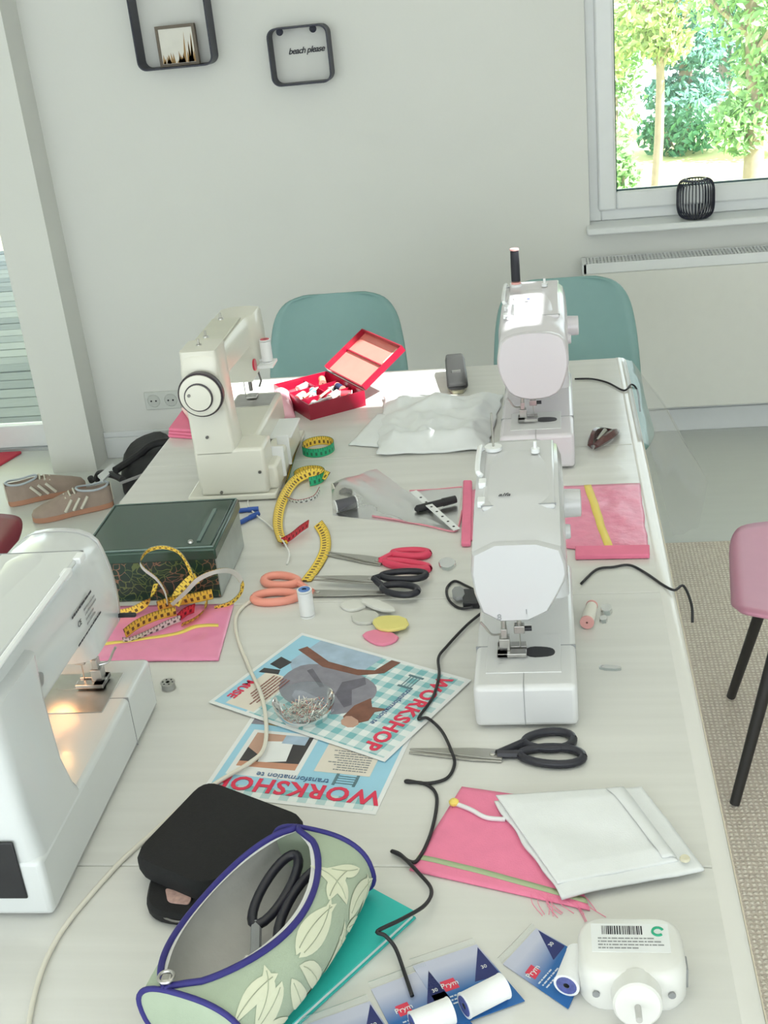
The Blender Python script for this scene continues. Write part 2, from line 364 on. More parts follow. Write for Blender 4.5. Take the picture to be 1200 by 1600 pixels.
def tree(name, label, px, Y, trunk_h, r0, blobs, n, size, leafm, lean=0.0, seed=1):
    rnd = random.Random(seed); b = FL(px, 262, gz); v = ray(px, 262); x = CAM.x + v.x * (Y / v.y)
    base = Vector((x, Y, gz)); t = thing(name, label, 'tree', base, group='trees beyond the back window')
    pts = [(0,0,-0.03)] + [(lean*h*trunk_h + 0.05*math.sin(h*7), 0.04*math.sin(h*5), h*trunk_h) for h in (0.15,0.3,0.45,0.6,0.75,0.9,1.0)]
    MB().tube(pts, [r0*(1.25-h) for h in (0,0.12,0.24,0.36,0.48,0.6,0.75,0.9)], 9).build('trunk', BARK, t)
    for k in range(5):
        h = rnd.uniform(0.35, 0.85); a = rnd.uniform(0, 6.28); s_ = Vector((lean*h*trunk_h, 0, h*trunk_h)); L_ = rnd.uniform(0.7, 1.4)
        MB().tube([s_, s_+Vector((math.cos(a)*L_*0.5, math.sin(a)*L_*0.5, L_*0.45)), s_+Vector((math.cos(a)*L_, math.sin(a)*L_, L_*1.05))], [r0*0.4, r0*0.28, r0*0.1], 6).build('branch', BARK, t)
    mb = MB(); leaf_cloud(mb, blobs, n, size, rnd); tag(mb.build('foliage', leafm, t, smooth=0), kind='stuff')
    return t
R3 = lambda x, z, r, rz=None: ((x, 0, z), (r, r, rz or r))
tree('broadleaf_tree', 'slim pale-barked tree in the middle of the window view', 1024, 23, 6.2, 0.075, [R3(-.3,3.0,.7),R3(.5,3.6,.8),R3(.2,4.8,1.2),R3(-.9,2.4,.5),R3(0.2,2.6,.45)], 2600, 0.095, LEAFS[2], 0.03, 3)
tree('conifer_tree', 'dark blue-green conifer right of the pale-barked tree', 1068, 30, 7.0, 0.14, [R3(0,.9,1.0,.45),R3(0.1,1.9,.9,.5),R3(-.1,2.9,.75,.6),R3(0,3.9,.5,.7)], 4200, 0.11, LEAFS[3], 0.0, 5)
tree('broadleaf_tree.001', 'dense green tree at the left edge of the window pane', 950, 26.2, 6.8, 0.15, [R3(.0,1.4,.8,1.3),R3(.3,3.0,1.0),R3(.6,4.0,1.2),R3(-.2,4.2,1.2),R3(.2,2.2,.7)], 3600, 0.095, LEAFS[1], 0.02, 8)
tree('broadleaf_tree.002', 'tall leafy tree filling the upper right of the window', 1175, 20.5, 6.0, 0.14, [R3(-.2,3.4,.9),R3(.5,3.0,.9),R3(.3,4.6,1.2),R3(-.5,4.2,.8),R3(.2,2.2,.6),R3(-.2,1.4,.5)], 3600, 0.095, LEAFS[1], -0.01, 11)
tree('broadleaf_tree.003', 'bushy dark tree behind the shrub at the right of the window', 1128, 33.5, 6.0, 0.15, [R3(0,1.5,.9,1.0),R3(.5,2.6,.9),R3(-.4,3.0,.7),R3(.2,4.0,1.0)], 2600, 0.11, LEAFS[0], 0.0, 14)
tree('broadleaf_tree.004', 'light green tree at the far right edge of the window', 1222, 26.0, 6.0, 0.14, [R3(0,1.2,1.0,1.0),R3(.2,2.6,1.0),R3(-.3,3.8,1.1)], 2800, 0.10, LEAFS[2], 0.0, 17)
def shrub(name, label, px, py, Y, r, n, m, seed):
    rnd = random.Random(seed); v = ray(px, py); x = v.x * (Y / v.y); t = thing(name, label, 'shrub', (x, Y, gz))
    mb = MB(); leaf_cloud(mb, [((0,0,r[1]*0.85),(r[0],r[0],r[1]))], n, 0.1, rnd); tag(mb.build('foliage', m, t, smooth=0), kind='stuff')
    mb = MB()
    for k in range(5):
        a = k*1.26; mb.tube([(0,0,0),(math.cos(a)*r[0]*.3, math.sin(a)*r[0]*.3, r[1]*.7),(math.cos(a)*r[0]*.6, math.sin(a)*r[0]*.6, r[1]*1.3)], 0.02, 5)
    mb.build('stems', BARK, t)
shrub('garden_shrub', 'pale yellow-green shrub on the lawn above the wire lantern', 1098, 268, 19.0, (0.75, 0.42), 900, LEAFS[2], 21)
shrub('garden_shrub.001', 'green bush on the lawn at the left window edge', 968, 275, 20.0, (0.35, 0.75), 800, LEAFS[1], 23)
shrub('garden_shrub.002', 'dark green low bush under the conifer', 1060, 245, 27.2, (0.9, 0.5), 900, LEAFS[0], 25)

# ------------------------------------------------------------------ wall things
# radiator
rd = thing('radiator', 'white panel radiator with slotted top grille under the window', 'radiator', (0.8, YW-0.06, 0.1), flat=True)
RX0, RX1, RZ0, RZ1, RY0, RY1 = 0.105, 1.75, 0.125, 0.665, YW-0.115, YW-0.012
MB().box((RX0, RY0, RZ0), (RX1, RY0+0.018, RZ1-0.035)).build('front_panel', mat('radiator_white', (0.80, 0.80, 0.755), 0.35, var=0.02), rd, bevel=0.006)
MB().box((RX0, RY1-0.02, RZ0), (RX1, RY1, RZ1-0.035)).build('rear_panel', TRIMW, rd)
MB().box((RX0-0.004, RY0-0.002, RZ1-0.035), (RX0+0.012, RY1, RZ1)).box((RX1-0.012, RY0-0.002, RZ1-0.035), (RX1+0.004, RY1, RZ1)).box((RX0, RY0-0.002, RZ1-0.035), (RX1, RY0+0.006, RZ1)).box((RX0, RY1-0.006, RZ1-0.035), (RX1, RY1, RZ1)).build('top_frame', TRIMW, rd, bevel=0.002)
sl = MB(); 
for k in range(2): sl.box((RX0+0.01, RY0+0.032+k*0.033, RZ1-0.012), (RX1-0.01, RY0+0.038+k*0.033, RZ1-0.002))
sl.build('grille_bar', TRIMW, rd)
sm = None
for i in range(int((RX1-RX0-0.03)/0.012)):
    if sm is None:
        sm = MB().box((0, RY0+0.006, RZ1-0.01), (0.006, RY1-0.006, RZ1-0.001)).build('grille_slat', TRIMW, rd, off=Vector(rd['_flat']), smooth=0); o = sm
    else:
        o = sm.copy(); COL.objects.link(o)
    o.location = (RX0+0.015+i*0.012, 0, 0)
MB().box((RX0-0.012, RY0+0.03, RZ0+0.43), (RX0-0.004, RY1-0.03, RZ0+0.47)).build('air_valve', GREYP, rd)

# square metal wall shelves
def wall_shelf(name, label, cx, z0, z1, w, depth, r=0.03):
    t = thing(name, label, 'wall shelf', (cx, YW, z0))
    h = z1 - z0; th = 0.006
    outer = rrect(w, h, r, 6); inner = rrect(w-2*th, h-2*th, r-th, 6); n = len(outer); mb = MB()
    R = lambda P, y: [Vector((p[0], y, p[1]+h/2)) for p in P]
    mb.loft([R(outer, -depth), R(outer, -0.001), R(inner, -0.001), R(inner, -depth), R(outer, -depth)], cap=False)
    mb.build('frame_band', NAVYP, t, bevel=0.001)
    return t
c = WY(278, 102, YW); 
sh1 = wall_shelf('wall_shelf', 'tall black metal wall shelf with a small picture in it', -1.222, 1.415, 1.83, 0.262, 0.085)
sh2 = wall_shelf('wall_shelf.001', 'small square black metal wall shelf with script lettering', -0.802, 1.325, 1.508, 0.205, 0.07)
for k in (-1, 1):
    MB().lathe([(0.004,0),(0.004,0.012),(0.011,0.016),(0.012,0.024),(0.006,0.03),(0.0005,0.031)], (k*0.056, -0.045, 0.170), (0,-1,0), 14).build('knob', NAVYP, sh2)
text_part('lettering', 'beach please', 0.028, TEXTK, sh2, frame2(Vector((0.014,-0.004,0.104)), (1,0,0.01), (0,0,1)), shear=0.35, spacing=0.88, bold=0.0004)
pic = thing('framed_picture', 'small framed picture standing inside the tall wall shelf', 'picture', (-1.215, YW-0.04, 1.4215))
MB().box((-0.068,-0.012,0),(0.068,0.006,0.128)).build('backing', mat('picture_back', (0.30,0.25,0.20), 0.7), pic, bevel=0.002)
MB().box((-0.060,-0.0135,0.008),(0.060,-0.012,0.120)).build('print', mat('picture_cream', (0.80,0.78,0.72), 0.7, var=0.1, scale=20), pic)
mb = MB(); rnd = random.Random(4)
for k in range(26):
    x = -0.058+0.112*rnd.random(); 
    top = 0.02+0.03*rnd.random() if x < 0.02 else 0.03+0.085*rnd.random()
    mb.add([(x-0.004,-0.0142,0.009),(x+0.006,-0.0142,0.009),(x+0.003+rnd.uniform(-.006,.006),-0.0142,top)],[(0,1,2)])
mb.build('brown_print', mat('print_brown', (0.42,0.26,0.11), 0.8, var=0.3), pic, smooth=0)
mb = MB(); mb.box((-0.068,-0.016,0),(-0.058,-0.012,0.128)).box((0.058,-0.016,0),(0.068,-0.012,0.128)).box((-0.058,-0.016,0.118),(0.058,-0.012,0.128)).box((-0.058,-0.016,0),(0.058,-0.012,0.008))
mb.build('picture_frame', mat('picture_frame_grey', (0.16,0.13,0.10), 0.6), pic)

# double wall socket
so = thing('wall_socket', 'grey double wall socket low on the back wall', 'socket', (-1.505, YW, 0.19))
MB().box((-0.070,-0.009,0),(0.070,0.0,0.072)).build('cover_plate', mat('socket_grey', (0.68,0.70,0.67), 0.45), so, bevel=0.003)
for k in (-1,1):
    s_ = MB().lathe([(0.026,0.0),(0.024,0.002),(0.021,-0.002),(0.020,-0.004)], (k*0.034,-0.009,0.036), (0,-1,0), 20).build('socket_well', mat('socket_shade', (0.60,0.62,0.59), 0.5), so)
    MB().box((k*0.034-0.02,-0.0105,0.036-0.02),(k*0.034+0.02,-0.0095,0.036+0.02)).build('socket_insert', mat('socket_shade', (0.46,0.48,0.46)), so)
    for q in (-1,1): MB().cyl((k*0.034+q*0.0095,-0.012,0.036),(k*0.034+q*0.0095,-0.009,0.036),0.0035,n=8).build('pin_hole', BLACK, so)

# wire lantern on the sill
ln = thing('wire_lantern', 'round black wire lantern standing on the window sill', 'lantern', (0.490, YW-0.02, WZ0))
LR, LH = 0.062, 0.132
prof = [(0.030,0.002),(0.045,0.006),(0.056,0.018),(0.0615,0.04),(0.062,0.07),(0.061,0.10),(0.055,0.120),(0.045,0.129),(0.032,0.131)]
wm = None
for i in range(34):
    if wm is None: wm = MB().tube(spline([(r,0,z) for r,z in prof],3), 0.0019, 5).build('wire', NAVYP, ln); o = wm
    else: o = wm.copy(); COL.objects.link(o)
    o.rotation_euler = (0,0,2*PI*i/34)
for r,z,w in ((0.030,0.003,0.003),(0.033,0.130,0.0035),(0.045,0.128,0.0022)):
    MB().tube([(r*math.cos(2*PI*i/32), r*math.sin(2*PI*i/32), z) for i in range(33)], w, 6, cap=False).build('hoop', NAVYP, ln)
MB().lathe([(0.0005,0.004),(0.029,0.004),(0.029,0.006),(0.0005,0.006)], n=20).build('base_disc', NAVYP, ln)

# ------------------------------------------------------------------ chairs
def chair(name, label, loc, rz, shell_m, leg_m, group=None):
    t = thing(name, label, 'chair', loc, rz, group)
    prof = [(-0.210,0.425),(-0.203,0.442),(-0.175,0.447),(-0.08,0.440),(0.04,0.432),(0.12,0.438),(0.175,0.470),(0.205,0.53),(0.225,0.60),(0.243,0.68),(0.258,0.745),(0.268,0.785),(0.272,0.80)]
    wid = [0.110,0.165,0.198,0.222,0.222,0.218,0.212,0.206,0.202,0.194,0.178,0.145,0.09]
    cup = [0.0,0.0,0.005,0.012,0.02,0.025,0.035,0.045,0.045,0.04,0.032,0.025,0.018]
    P = spline([(a,b,0) for a,b in prof],4); Wd = [q.x for q in spline([(w,0,0) for w in wid],4)]; Cu = [q.x for q in spline([(w,0,0) for w in cup],4)]
    rows = len(P)
    def fn(u, v):
        i = min(rows-1, round(u*(rows-1))); s_ = v*2-1
        e = Cu[i]*(abs(s_)**2.4)
        k = max(0, min(1, (P[i].y-0.44)/0.12))
        return Vector((s_*Wd[i], P[i].x - e*k, P[i].y + e*(1-k)))
    MB().grid(fn, rows-1, 16).build('shell', shell_m, t, smooth=180, solid=0.008)
    MB().box((-0.12,-0.12,0.412),(0.12,0.12,0.424)).build('seat_frame', leg_m, t, bevel=0.003)
    for sx in (-1,1):
        for sy in (-1,1):
            MB().tube([(sx*0.12,sy*0.11,0.418),(sx*0.20,sy*0.20,0.005)],[0.014,0.0105],10).build('leg', leg_m, t)
    return t
SAGE = mat('sage_plastic', (0.24, 0.41, 0.40), 0.5, var=0.04)
PINKS = mat('rose_plastic', (0.66, 0.30, 0.42), 0.42, var=0.04)
LEGB = mat('black_wood', (0.02, 0.018, 0.018), 0.5)
chair('shell_chair', 'sage green shell chair behind the open red sewing box', (-0.628, 3.14, 0.0065), 0.0, SAGE, LEGB, 'shell chairs')
chair('shell_chair.001', 'sage green shell chair behind the far right sewing machine', (0.028, 3.14, 0.0065), 0.0, SAGE, LEGB, 'shell chairs')
chair('shell_chair.002', 'rose pink shell chair with black legs on the jute rug', (0.550, 2.25, 0.0065), -PI/2-0.12, PINKS, LEGB, 'shell chairs')
chair('shell_chair.003', 'dark red shell chair at the left picture edge, mostly hidden by machine', (-1.575, 2.50, 0), PI/2, mat('maroon_plastic', (0.22,0.012,0.03), 0.5), LEGB, 'shell chairs')

# ------------------------------------------------------------------ table
XT0, XT1, YT0, YT1 = -0.855, 0.164, 0.42, 2.815
m_t, nt_t, p_t = _nt('table_white_boards'); N = nt_t.nodes; L = nt_t.links
tc = N.new('ShaderNodeTexCoord'); mp = N.new('ShaderNodeMapping'); mp.inputs['Scale'].default_value = (2.0, 45, 1); L.new(tc.outputs['Object'], mp.inputs[0])
nz = N.new('ShaderNodeTexNoise'); nz.inputs['Scale'].default_value = 1.0; nz.inputs['Detail'].default_value = 5; L.new(mp.outputs[0], nz.inputs['Vector'])
L.new(mixc(nt_t, nz.outputs['Fac'], (0.655,0.65,0.62), (0.80,0.797,0.767)), p_t.inputs['Base Color'])
p_t.inputs['Roughness'].default_value = 0.13; p_t.inputs['Specular IOR Level'].default_value = 0.55
n3 = N.new('ShaderNodeTexNoise'); n3.inputs['Scale'].default_value = 9; n3.inputs['Detail'].default_value = 2; L.new(tc.outputs['Object'], n3.inputs['Vector'])
b = N.new('ShaderNodeBump'); b.inputs['Strength'].default_value = 0.10; b.inputs['Distance'].default_value = 0.01; L.new(n3.outputs['Fac'], b.inputs['Height']); L.new(b.outputs[0], p_t.inputs['Normal'])
tb = thing('work_table', 'long white wooden table covered with sewing things', 'table', (-0.345, 1.6, 0.0))
seams = [YT0, 1.03, 1.64, 2.25, YT1]
for i in range(4):
    MB().box((XT0+0.345, seams[i]-1.6+0.0004, 0.722), (XT1+0.345-0.020, seams[i+1]-1.6-0.0004, 0.75)).build('table_board', m_t, tb, bevel=0.002)
EDGE = mat('table_edge', (0.80,0.80,0.79), 0.3)
MB().box((-0.44,-1.08,0.64),(0.44,-1.05,0.722)).box((-0.44,1.11,0.64),(0.44,1.14,0.722)).box((-0.44,-1.05,0.64),(-0.41,1.11,0.722)).box((0.41,-1.05,0.64),(0.44,1.11,0.722)).build('apron', EDGE, tb)
GLOSSW = mat('table_edge_gloss', (0.80,0.79,0.76), 0.10, var=0.02)
pe = [(0.4860,0.74985),(0.4875,0.7503),(0.4940,0.7502),(0.4985,0.7494),(0.5030,0.7484),(0.5065,0.7468),(0.5085,0.744),(0.5090,0.724),(0.4893,0.724)]
MB().loft([[Vector((a_,yy,z_)) for a_,z_ in pe] for yy in (YT0-1.6, YT1-1.6)]).build('rounded_edge', GLOSSW, tb, smooth=40)
MB().box((0.5088,YT0-1.6,0.7245),(0.5100,YT1-1.6,0.7440)).build('edge_band', mat('edge_band_cream',(0.80,0.72,0.58),0.4), tb)
for sx in (-1,1):
    for sy in (-1,1):
        x = sx*0.43; y = 0.03 + sy*1.09
        MB().box((x-0.03,y-0.03,0.0062),(x+0.03,y+0.03,0.722)).build('leg', EDGE, tb, bevel=0.004)

# clear sheet hanging over the far right edge
pts = [[(0.155,2.80,0.752),(0.178,2.80,0.742),(0.21,2.79,0.70),(0.24,2.79,0.66)],
       [(0.155,2.62,0.752),(0.182,2.62,0.744),(0.25,2.64,0.66),(0.335,2.62,0.50)],
       [(0.155,2.44,0.752),(0.180,2.44,0.742),(0.24,2.46,0.62),(0.30,2.50,0.44)],
       [(0.155,2.27,0.752),(0.176,2.27,0.735),(0.20,2.28,0.64),(0.225,2.30,0.52)]]
G = [[Vector(p)+Vector((0,0,0.0012)) for p in r_] for r_ in pts]
def bil(u, v):
    a = u*3; b_ = v*3; i = min(2,int(a)); j = min(2,int(b_)); fu = a-i; fv = b_-j
    q = G[i][j]*(1-fu)*(1-fv)+G[i+1][j]*fu*(1-fv)+G[i][j+1]*(1-fu)*fv+G[i+1][j+1]*fu*fv
    d = 0.0 if v < 0.3 else 0.008*noise.noise(q*12)
    return q + Vector((0,0,d))
tag(MB().grid(bil, 24, 30).build('plastic_sheet', FILM, smooth=180, off=Vector(G[2][1])), 'clear plastic sheet hanging over the far right table corner', 'plastic sheet')

# ------------------------------------------------------------------ sewing machines
def XZ(ring, y): return [Vector((p[0], y, p[1])) for p in ring]
def sewing_machine(name, label, loc, rz, L, W, zt, face, body, side, head_y=0.045, zb=0.072, variant='c', rnd=2):
    """local axes: y along the arm (needle end at y=0, pillar at y=L), +x the sewer's side"""
    t = thing(name, label, 'sewing machine', loc, rz, 'sewing machines on the table')
    # base / free arm
    rb = chaikin([(-W/2,0.0),(W/2,0.0),(W/2,zb),(-W/2,zb)],0)
    base = MB(); base.box((-W/2, 0.0, 0.004), (W/2, L, zb)); base.build('base', side, t, bevel=0.007, seg=3)
    for sx in (-1,1):
        for yy in (0.03, L-0.03): MB().cyl((sx*(W/2-0.018),yy,0),(sx*(W/2-0.018),yy,0.006),0.008,n=12).build('rubber_foot', GREYP, t)
    MB().box((-0.002,-0.0006,0.006),(-0.0012,0.10,zb+0.0004)).build('cover_seam', GREYP, t)
    MB().box((-W/2-0.0005,0.098,0.006),(W/2+0.0005,0.0992,zb+0.0005)).build('tray_seam', GREYP, t)
    # pillar
    pw = W*(0.995 if variant == 'd' else 0.94); y0 = L-(0.14 if variant == 'd' else 0.115)
    rings = []
    for z, k, dy in ((zb-0.01,1.0,0.0),(zb+0.01,0.98,0.012),(0.13,0.93,0.02),(zt-0.08,0.90,0.02),(zt-0.03,0.88,0.012)):
        rr = rrect(pw*k, L-0.002-(y0+dy), 0.016, 4); cy = (L-0.002+y0+dy)/2
        rings.append([Vector((p[0], cy+p[1], z)) for p in rr])
    MB().loft(rings).build('pillar', body, t, smooth=50)
    # arm and head
    face = [Vector((p[0], p[1], 0)) for p in face]
    top = max(p.y for p in face); bot = min(p.y for p in face)
    def sect(k_low, dz, kx=1.0):
        out = []
        for p in chaikin(face, rnd):
            f = (p.y-bot)/(top-bot)
            z = (bot+k_low) + f*(top+dz-bot-k_low)
            out.append((p.x*kx, z))
        return out
    lo = 0.175 - bot; dz = zt - top
    secs = [(head_y,0.0,-0.004,0.96),(head_y+0.008,0,0.0,1.0),(head_y+0.05,0,dz*0.35,1.0),(head_y+0.082,0.0,dz*0.6,1.0),(head_y+0.092,lo*0.5,dz*0.7,1.0),(head_y+0.105,lo,dz*0.75,1.0),(L-0.10,lo,dz,1.0),(L-0.02,lo,dz,0.98),(L-0.006,lo,dz-0.006,0.94),(L,lo+0.004,dz-0.016,0.88)]
    MB().loft([XZ(sect(a,b_,k), y) for y,a,b_,k in secs]).build('arm_head', body, t, smooth=45)
    # face plate, a separate cover with a fine joint
    s0 = sect(0,0,0.985); 
    MB().loft([XZ([(x*1.012,z) for x,z in s0], head_y+0.004), XZ(s0, head_y-0.004), XZ([(x*0.95, bot+0.003+(z-bot)*0.97) for x,z in s0], head_y-0.008)]).build('face_plate', WHITE if variant != 'b' else LILAC, t, smooth=45)
    # top lid with edges
    tw = W*0.36
    zz = lambda y: top + dz*min(1,max(0,(y-head_y)/(L-0.1-head_y)))
    ld = MB(); ld.add([(-tw,head_y+0.075,zz(head_y+0.075)-0.004),(tw,head_y+0.075,zz(head_y+0.075)-0.004),(tw,L-0.03,zt-0.004),(-tw,L-0.03,zt-0.004),(-tw,head_y+0.075,zz(head_y+0.075)+0.003),(tw,head_y+0.075,zz(head_y+0.075)+0.003),(tw,L-0.03,zt+0.003),(-tw,L-0.03,zt+0.003)],[(3,2,1,0),(4,5,6,7),(0,1,5,4),(1,2,6,5),(2,3,7,6),(3,0,4,7)])
    ld.build('top_cover', body, t, bevel=0.003)
    ys_m = head_y+0.078; MB().box((-tw*1.02,ys_m-0.0006,zz(ys_m)+0.0004),(tw*1.02,ys_m+0.0006,zz(ys_m)+0.0036)).build('lid_seam', GREYP, t)
    # needle plate etc.
    yn = head_y+(0.052 if variant == 'd' else 0.035); yp = yn+(0.022 if variant == 'd' else 0.0)
    MB().box((-0.050,yp-0.048,zb-0.001),(0.046,yp+0.045,zb+0.0012)).build('needle_plate', STEEL if variant == 'd' else GREYW, t, bevel=0.0006)
    MB().prism(chaikin([(0.0,yn-0.013),(0.034,yn-0.012),(0.040,yn),(0.033,yn+0.012),(0.0,yn+0.015)],2), zb+0.001, zb+0.0018).build('bobbin_cover', BLACK if variant != 'd' else STEEL, t)
    nx = -0.012
    MB().cyl((nx-0.014,yn,zb+0.016),(nx-0.014,yn,bot+0.01),0.0036,n=12).build('presser_bar', STEEL, t)
    MB().cyl((nx+0.006,yn,zb+0.035),(nx+0.006,yn,bot+0.01),0.003,n=12).build('needle_bar', STEEL, t)
    MB().cyl((nx+0.006,yn,zb+0.002),(nx+0.006,yn,zb+0.04),0.0007,0.001,n=6).build('needle', STEEL, t)
    MB().box((nx-0.001,yn-0.006,zb+0.033),(nx+0.013,yn+0.005,zb+0.044)).build('needle_clamp', STEEL, t, bevel=0.001)
    MB().cyl((nx+0.012,yn-0.001,zb+0.038),(nx+0.022,yn-0.001,zb+0.038),0.0035,n=10).build('clamp_screw', BLACK, t)
    pf = MB()
    for (x0,y0_,z0),(x1,y1_,z1) in (((-0.024,-0.016,.0035),(.014,-.003,.009)),((-.024,.003,.0035),(.014,.016,.009)),((-.024,-.016,.0035),(-.010,.016,.009)),((-.021,-.008,.009),(-.007,.008,.026)),((-.018,-.006,.026),(-.010,.006,.040))): pf.box((nx+x0,yn+y0_,zb+z0),(nx+x1,yn+y1_,zb+z1))
    pf.build('presser_foot', STEEL, t, bevel=0.0008)
    MB().tube(spline([(nx-0.018,yn,zb+0.03),(nx-0.030,yn-0.004,zb+0.032),(nx-0.038,yn-0.006,zb+0.045),(nx-0.043,yn-0.006,zb+0.052)],4),0.0016,6).build('thread_guide', STEEL, t)
    # handwheel at pillar end
    MB().lathe([(0.0005,0.0),(0.031,0.0),(0.034,0.003),(0.034,0.016),(0.030,0.02),(0.016,0.021),(0.015,0.024),(0.0005,0.024)],(0.0,L,zt-0.075),(0,1,0),32).build('handwheel', side, t)
    # stitch dials on the sewer's side
    for yy, rr_, h in ((head_y+0.19,0.020,0.024),(head_y+0.10,0.010,0.008)):
        xs = max(p.x for p in face)-0.004
        MB().lathe([(rr_*1.02,0),(rr_,0.002),(rr_*0.95,h),(rr_*0.8,h+0.001),(0.0005,h+0.001)],(xs,yy,zt-0.065),(1,0,0),24).build('stitch_dial', body, t)
    # bobbin winder and pins on the lid
    MB().lathe([(0.006,0),(0.006,0.006),(0.0025,0.007),(0.0025,0.016),(0.0005,0.0165)],(0.022,L-0.075,zt+0.002),n=14).build('bobbin_winder', TRIMW, t)
    MB().cyl((-0.036,L-0.055,zt+0.001),(-0.036,L-0.055,zt+0.006),0.012,n=20).build('spool_base', TRIMW, t)
    MB().cyl((-0.036,L-0.055,zt+0.005),(-0.036,L-0.055,zt+0.055),0.0016,n=8).build('spool_pin', STEEL, t)
    # thread guide slots
    for k,yy in enumerate((head_y+0.085,head_y+0.13)):
        MB().box((-tw-0.006,yy,zz(yy)-0.004),(-tw+0.004,yy+0.018,zz(yy)+0.005)).build('thread_slot', TRIMW, t, bevel=0.0015)
    # carrying handle folded on the back side
    MB().tube(spline([(-tw-0.003,head_y+0.155,zt-0.004),(-tw-0.008,head_y+0.160,zt+0.003),(-tw-0.008,L-0.05,zt+0.003),(-tw-0.003,L-0.045,zt-0.004)],4),0.0036,8).build('carry_handle', TRIMW, t)
    return t
FACE_C = [(-0.056,0.243),(0.049,0.243),(0.060,0.205),(0.054,0.185),(0.026,0.136),(-0.046,0.135),(-0.062,0.19)]
mC = sewing_machine('sewing_machine', 'white sewing machine beside the black scissors, clear of other machines', (-0.055,1.285,TZ), 0.0, 0.335, 0.130, 0.272, FACE_C, WHITE, GREYW, zb=0.064, rnd=1)
FACE_B = [(-0.054,0.260),(0.054,0.260),(0.066,0.215),(0.064,0.18),(0.042,0.130),(-0.042,0.130),(-0.067,0.18),(-0.069,0.215)]
mB = sewing_machine('sewing_machine.001', 'lilac-white sewing machine with black thread spool at the far table end', (-0.042,2.135,TZ), -0.01, 0.375, 0.140, 0.278, FACE_B, LILAC, LILAC, variant='b')
FACE_D = [(-0.036,0.28),(0.058,0.28),(0.068,0.24),(0.066,0.17),(0.050,0.128),(-0.046,0.128),(-0.054,0.17),(-0.052,0.23)]
mD = sewing_machine('sewing_machine.002', 'white sewing machine seen from behind at left, its lamp lit', (-0.635,1.352,TZ), PI+0.012, 0.408, 0.148, 0.290, FACE_D, WHITE2, WHITE2, head_y=0.012, zb=0.078, variant='d')
# C: markings on the face plate and lid
text_part('face_mark', '1', 0.010, GREYP, mC, frame2(Vector((0.006,0.0365,0.150)), (1,0,0), (0,0,1)))
text_part('face_mark', '8', 0.012, GREYP, mC, frame2(Vector((-0.028,0.0365,0.143)), (1,0,0), (0,0,1)))
text_part('face_mark', 'alfa', 0.012, TEXTK, mC, frame2(Vector((-0.018,0.140,0.2653)), (1,0,0), (0,1,0.05)), shear=0.3)
# B: window print and dark marks on the lid
MB().box((-0.012,0.20,0.2805),(-0.006,0.208,0.2815)).build('lid_mark', mat('mark_blue', (0.10,0.12,0.25), 0.5), mB)
print_lines(mB, TEXTK, (0.0,0.187,0.2812), (1,0,0), (0,1,0), 1, 0.02, 0.003, 0.2, 3)
MB().box((-0.05,0.13,0.262),(-0.035,0.2,0.285)).build('tension_block', FILM, mB, bevel=0.003)
# black thread on its pin belongs to machine B's pin but lifts off
def spool(name, label, base, axis, h, r, thread_m, core_m, flange=1.08, cone=0.92, group=None, top_m=None):
    base = Vector(base); a = Vector(axis).normalized()
    t = thing(name, label, 'thread spool', base, 0, group)
    MB().lathe([(0.0015,0),(r*flange,0),(r*flange,h*0.05),(r*0.5,h*0.06),(r*0.5,h*0.95),(r*flange*cone,h*0.955),(r*flange*cone,h),(0.0015,h)],(0,0,0),a,20).build('core', core_m, t)
    MB().lathe([(r*0.45,h*0.07),(r,h*0.08),(r*1.0,h*0.5),(r*cone,h*0.93),(r*0.45,h*0.94)],(0,0,0),a,24).build('thread', thread_m, t)
    if top_m: MB().lathe([(0.0005,0.0),(r*0.8,0.0),(r*0.8,0.0006),(r*0.3,0.0007)],a*h,a,20).build('label_disc', top_m, t)
    return t
THRW = mat('thread_white', (0.86,0.87,0.88), 0.7, bump=0.15, bscale=900)
THRK = mat('thread_black', (0.02,0.02,0.028), 0.7, bump=0.2, bscale=900)
CORAL = mat('coral_plastic', (0.86,0.30,0.24), 0.4)
PINC = mat('pale_pink_core', (0.82,0.42,0.40), 0.5)
q = mB.matrix_world
mbw = Matrix.Translation(Vector((-0.042,2.135,TZ))) @ Matrix.Rotation(-0.01,4,'Z')
sp = mbw @ Vector((-0.036,0.375-0.055,0.278+0.006))
spool('thread_spool', 'tall black thread spool upright on the far right machine', sp, (0,0.02,1), 0.072, 0.0092, THRK, PINC)
# D: rear label text, screw, black flap, glowing lamp
# local -x is the back side
print_lines(mD, TEXTK, (-0.0545,0.12,0.232), (0,-1,0), (0,0,1), 1, 0.085, 0.005, 0.25, 4)
print_lines(mD, GREYP, (-0.0545,0.105,0.222), (0,-1,0), (0,0,1), 4, 0.040, 0.0038, 0.4, 5)
print_lines(mD, TEXTK, (-0.0545,0.12,0.194), (0,-1,0), (0,0,1), 1, 0.085, 0.004, 0.3, 6)
text_part('rear_label_mark', 'CE', 0.010, TEXTK, mD, frame2(Vector((-0.0545,0.145,0.215)), (0,-1,0), (0,0,1)))
MB().cyl((-0.050,0.285,0.225),(-0.061,0.285,0.225),0.008,n=16).build('rear_screw', STEEL, mD)
MB().box((-0.05,0.4075,0.03),(0.02,0.4105,0.105)).build('socket_panel', BLACK, mD, bevel=0.002)
MB().box((-0.001,-0.004,0.135),(0.006,0.028,0.142)).build('thread_lever', BLACK, mD)
MB().box((-0.02,0.010,0.262),(-0.006,0.03,0.2665)).build('pressure_dial', GREYP, mD, bevel=0.002)
MB().box((-0.074,0.012,0.150),(-0.048,0.018,0.156)).build('presser_lever', BLACK, mD, bevel=0.002)
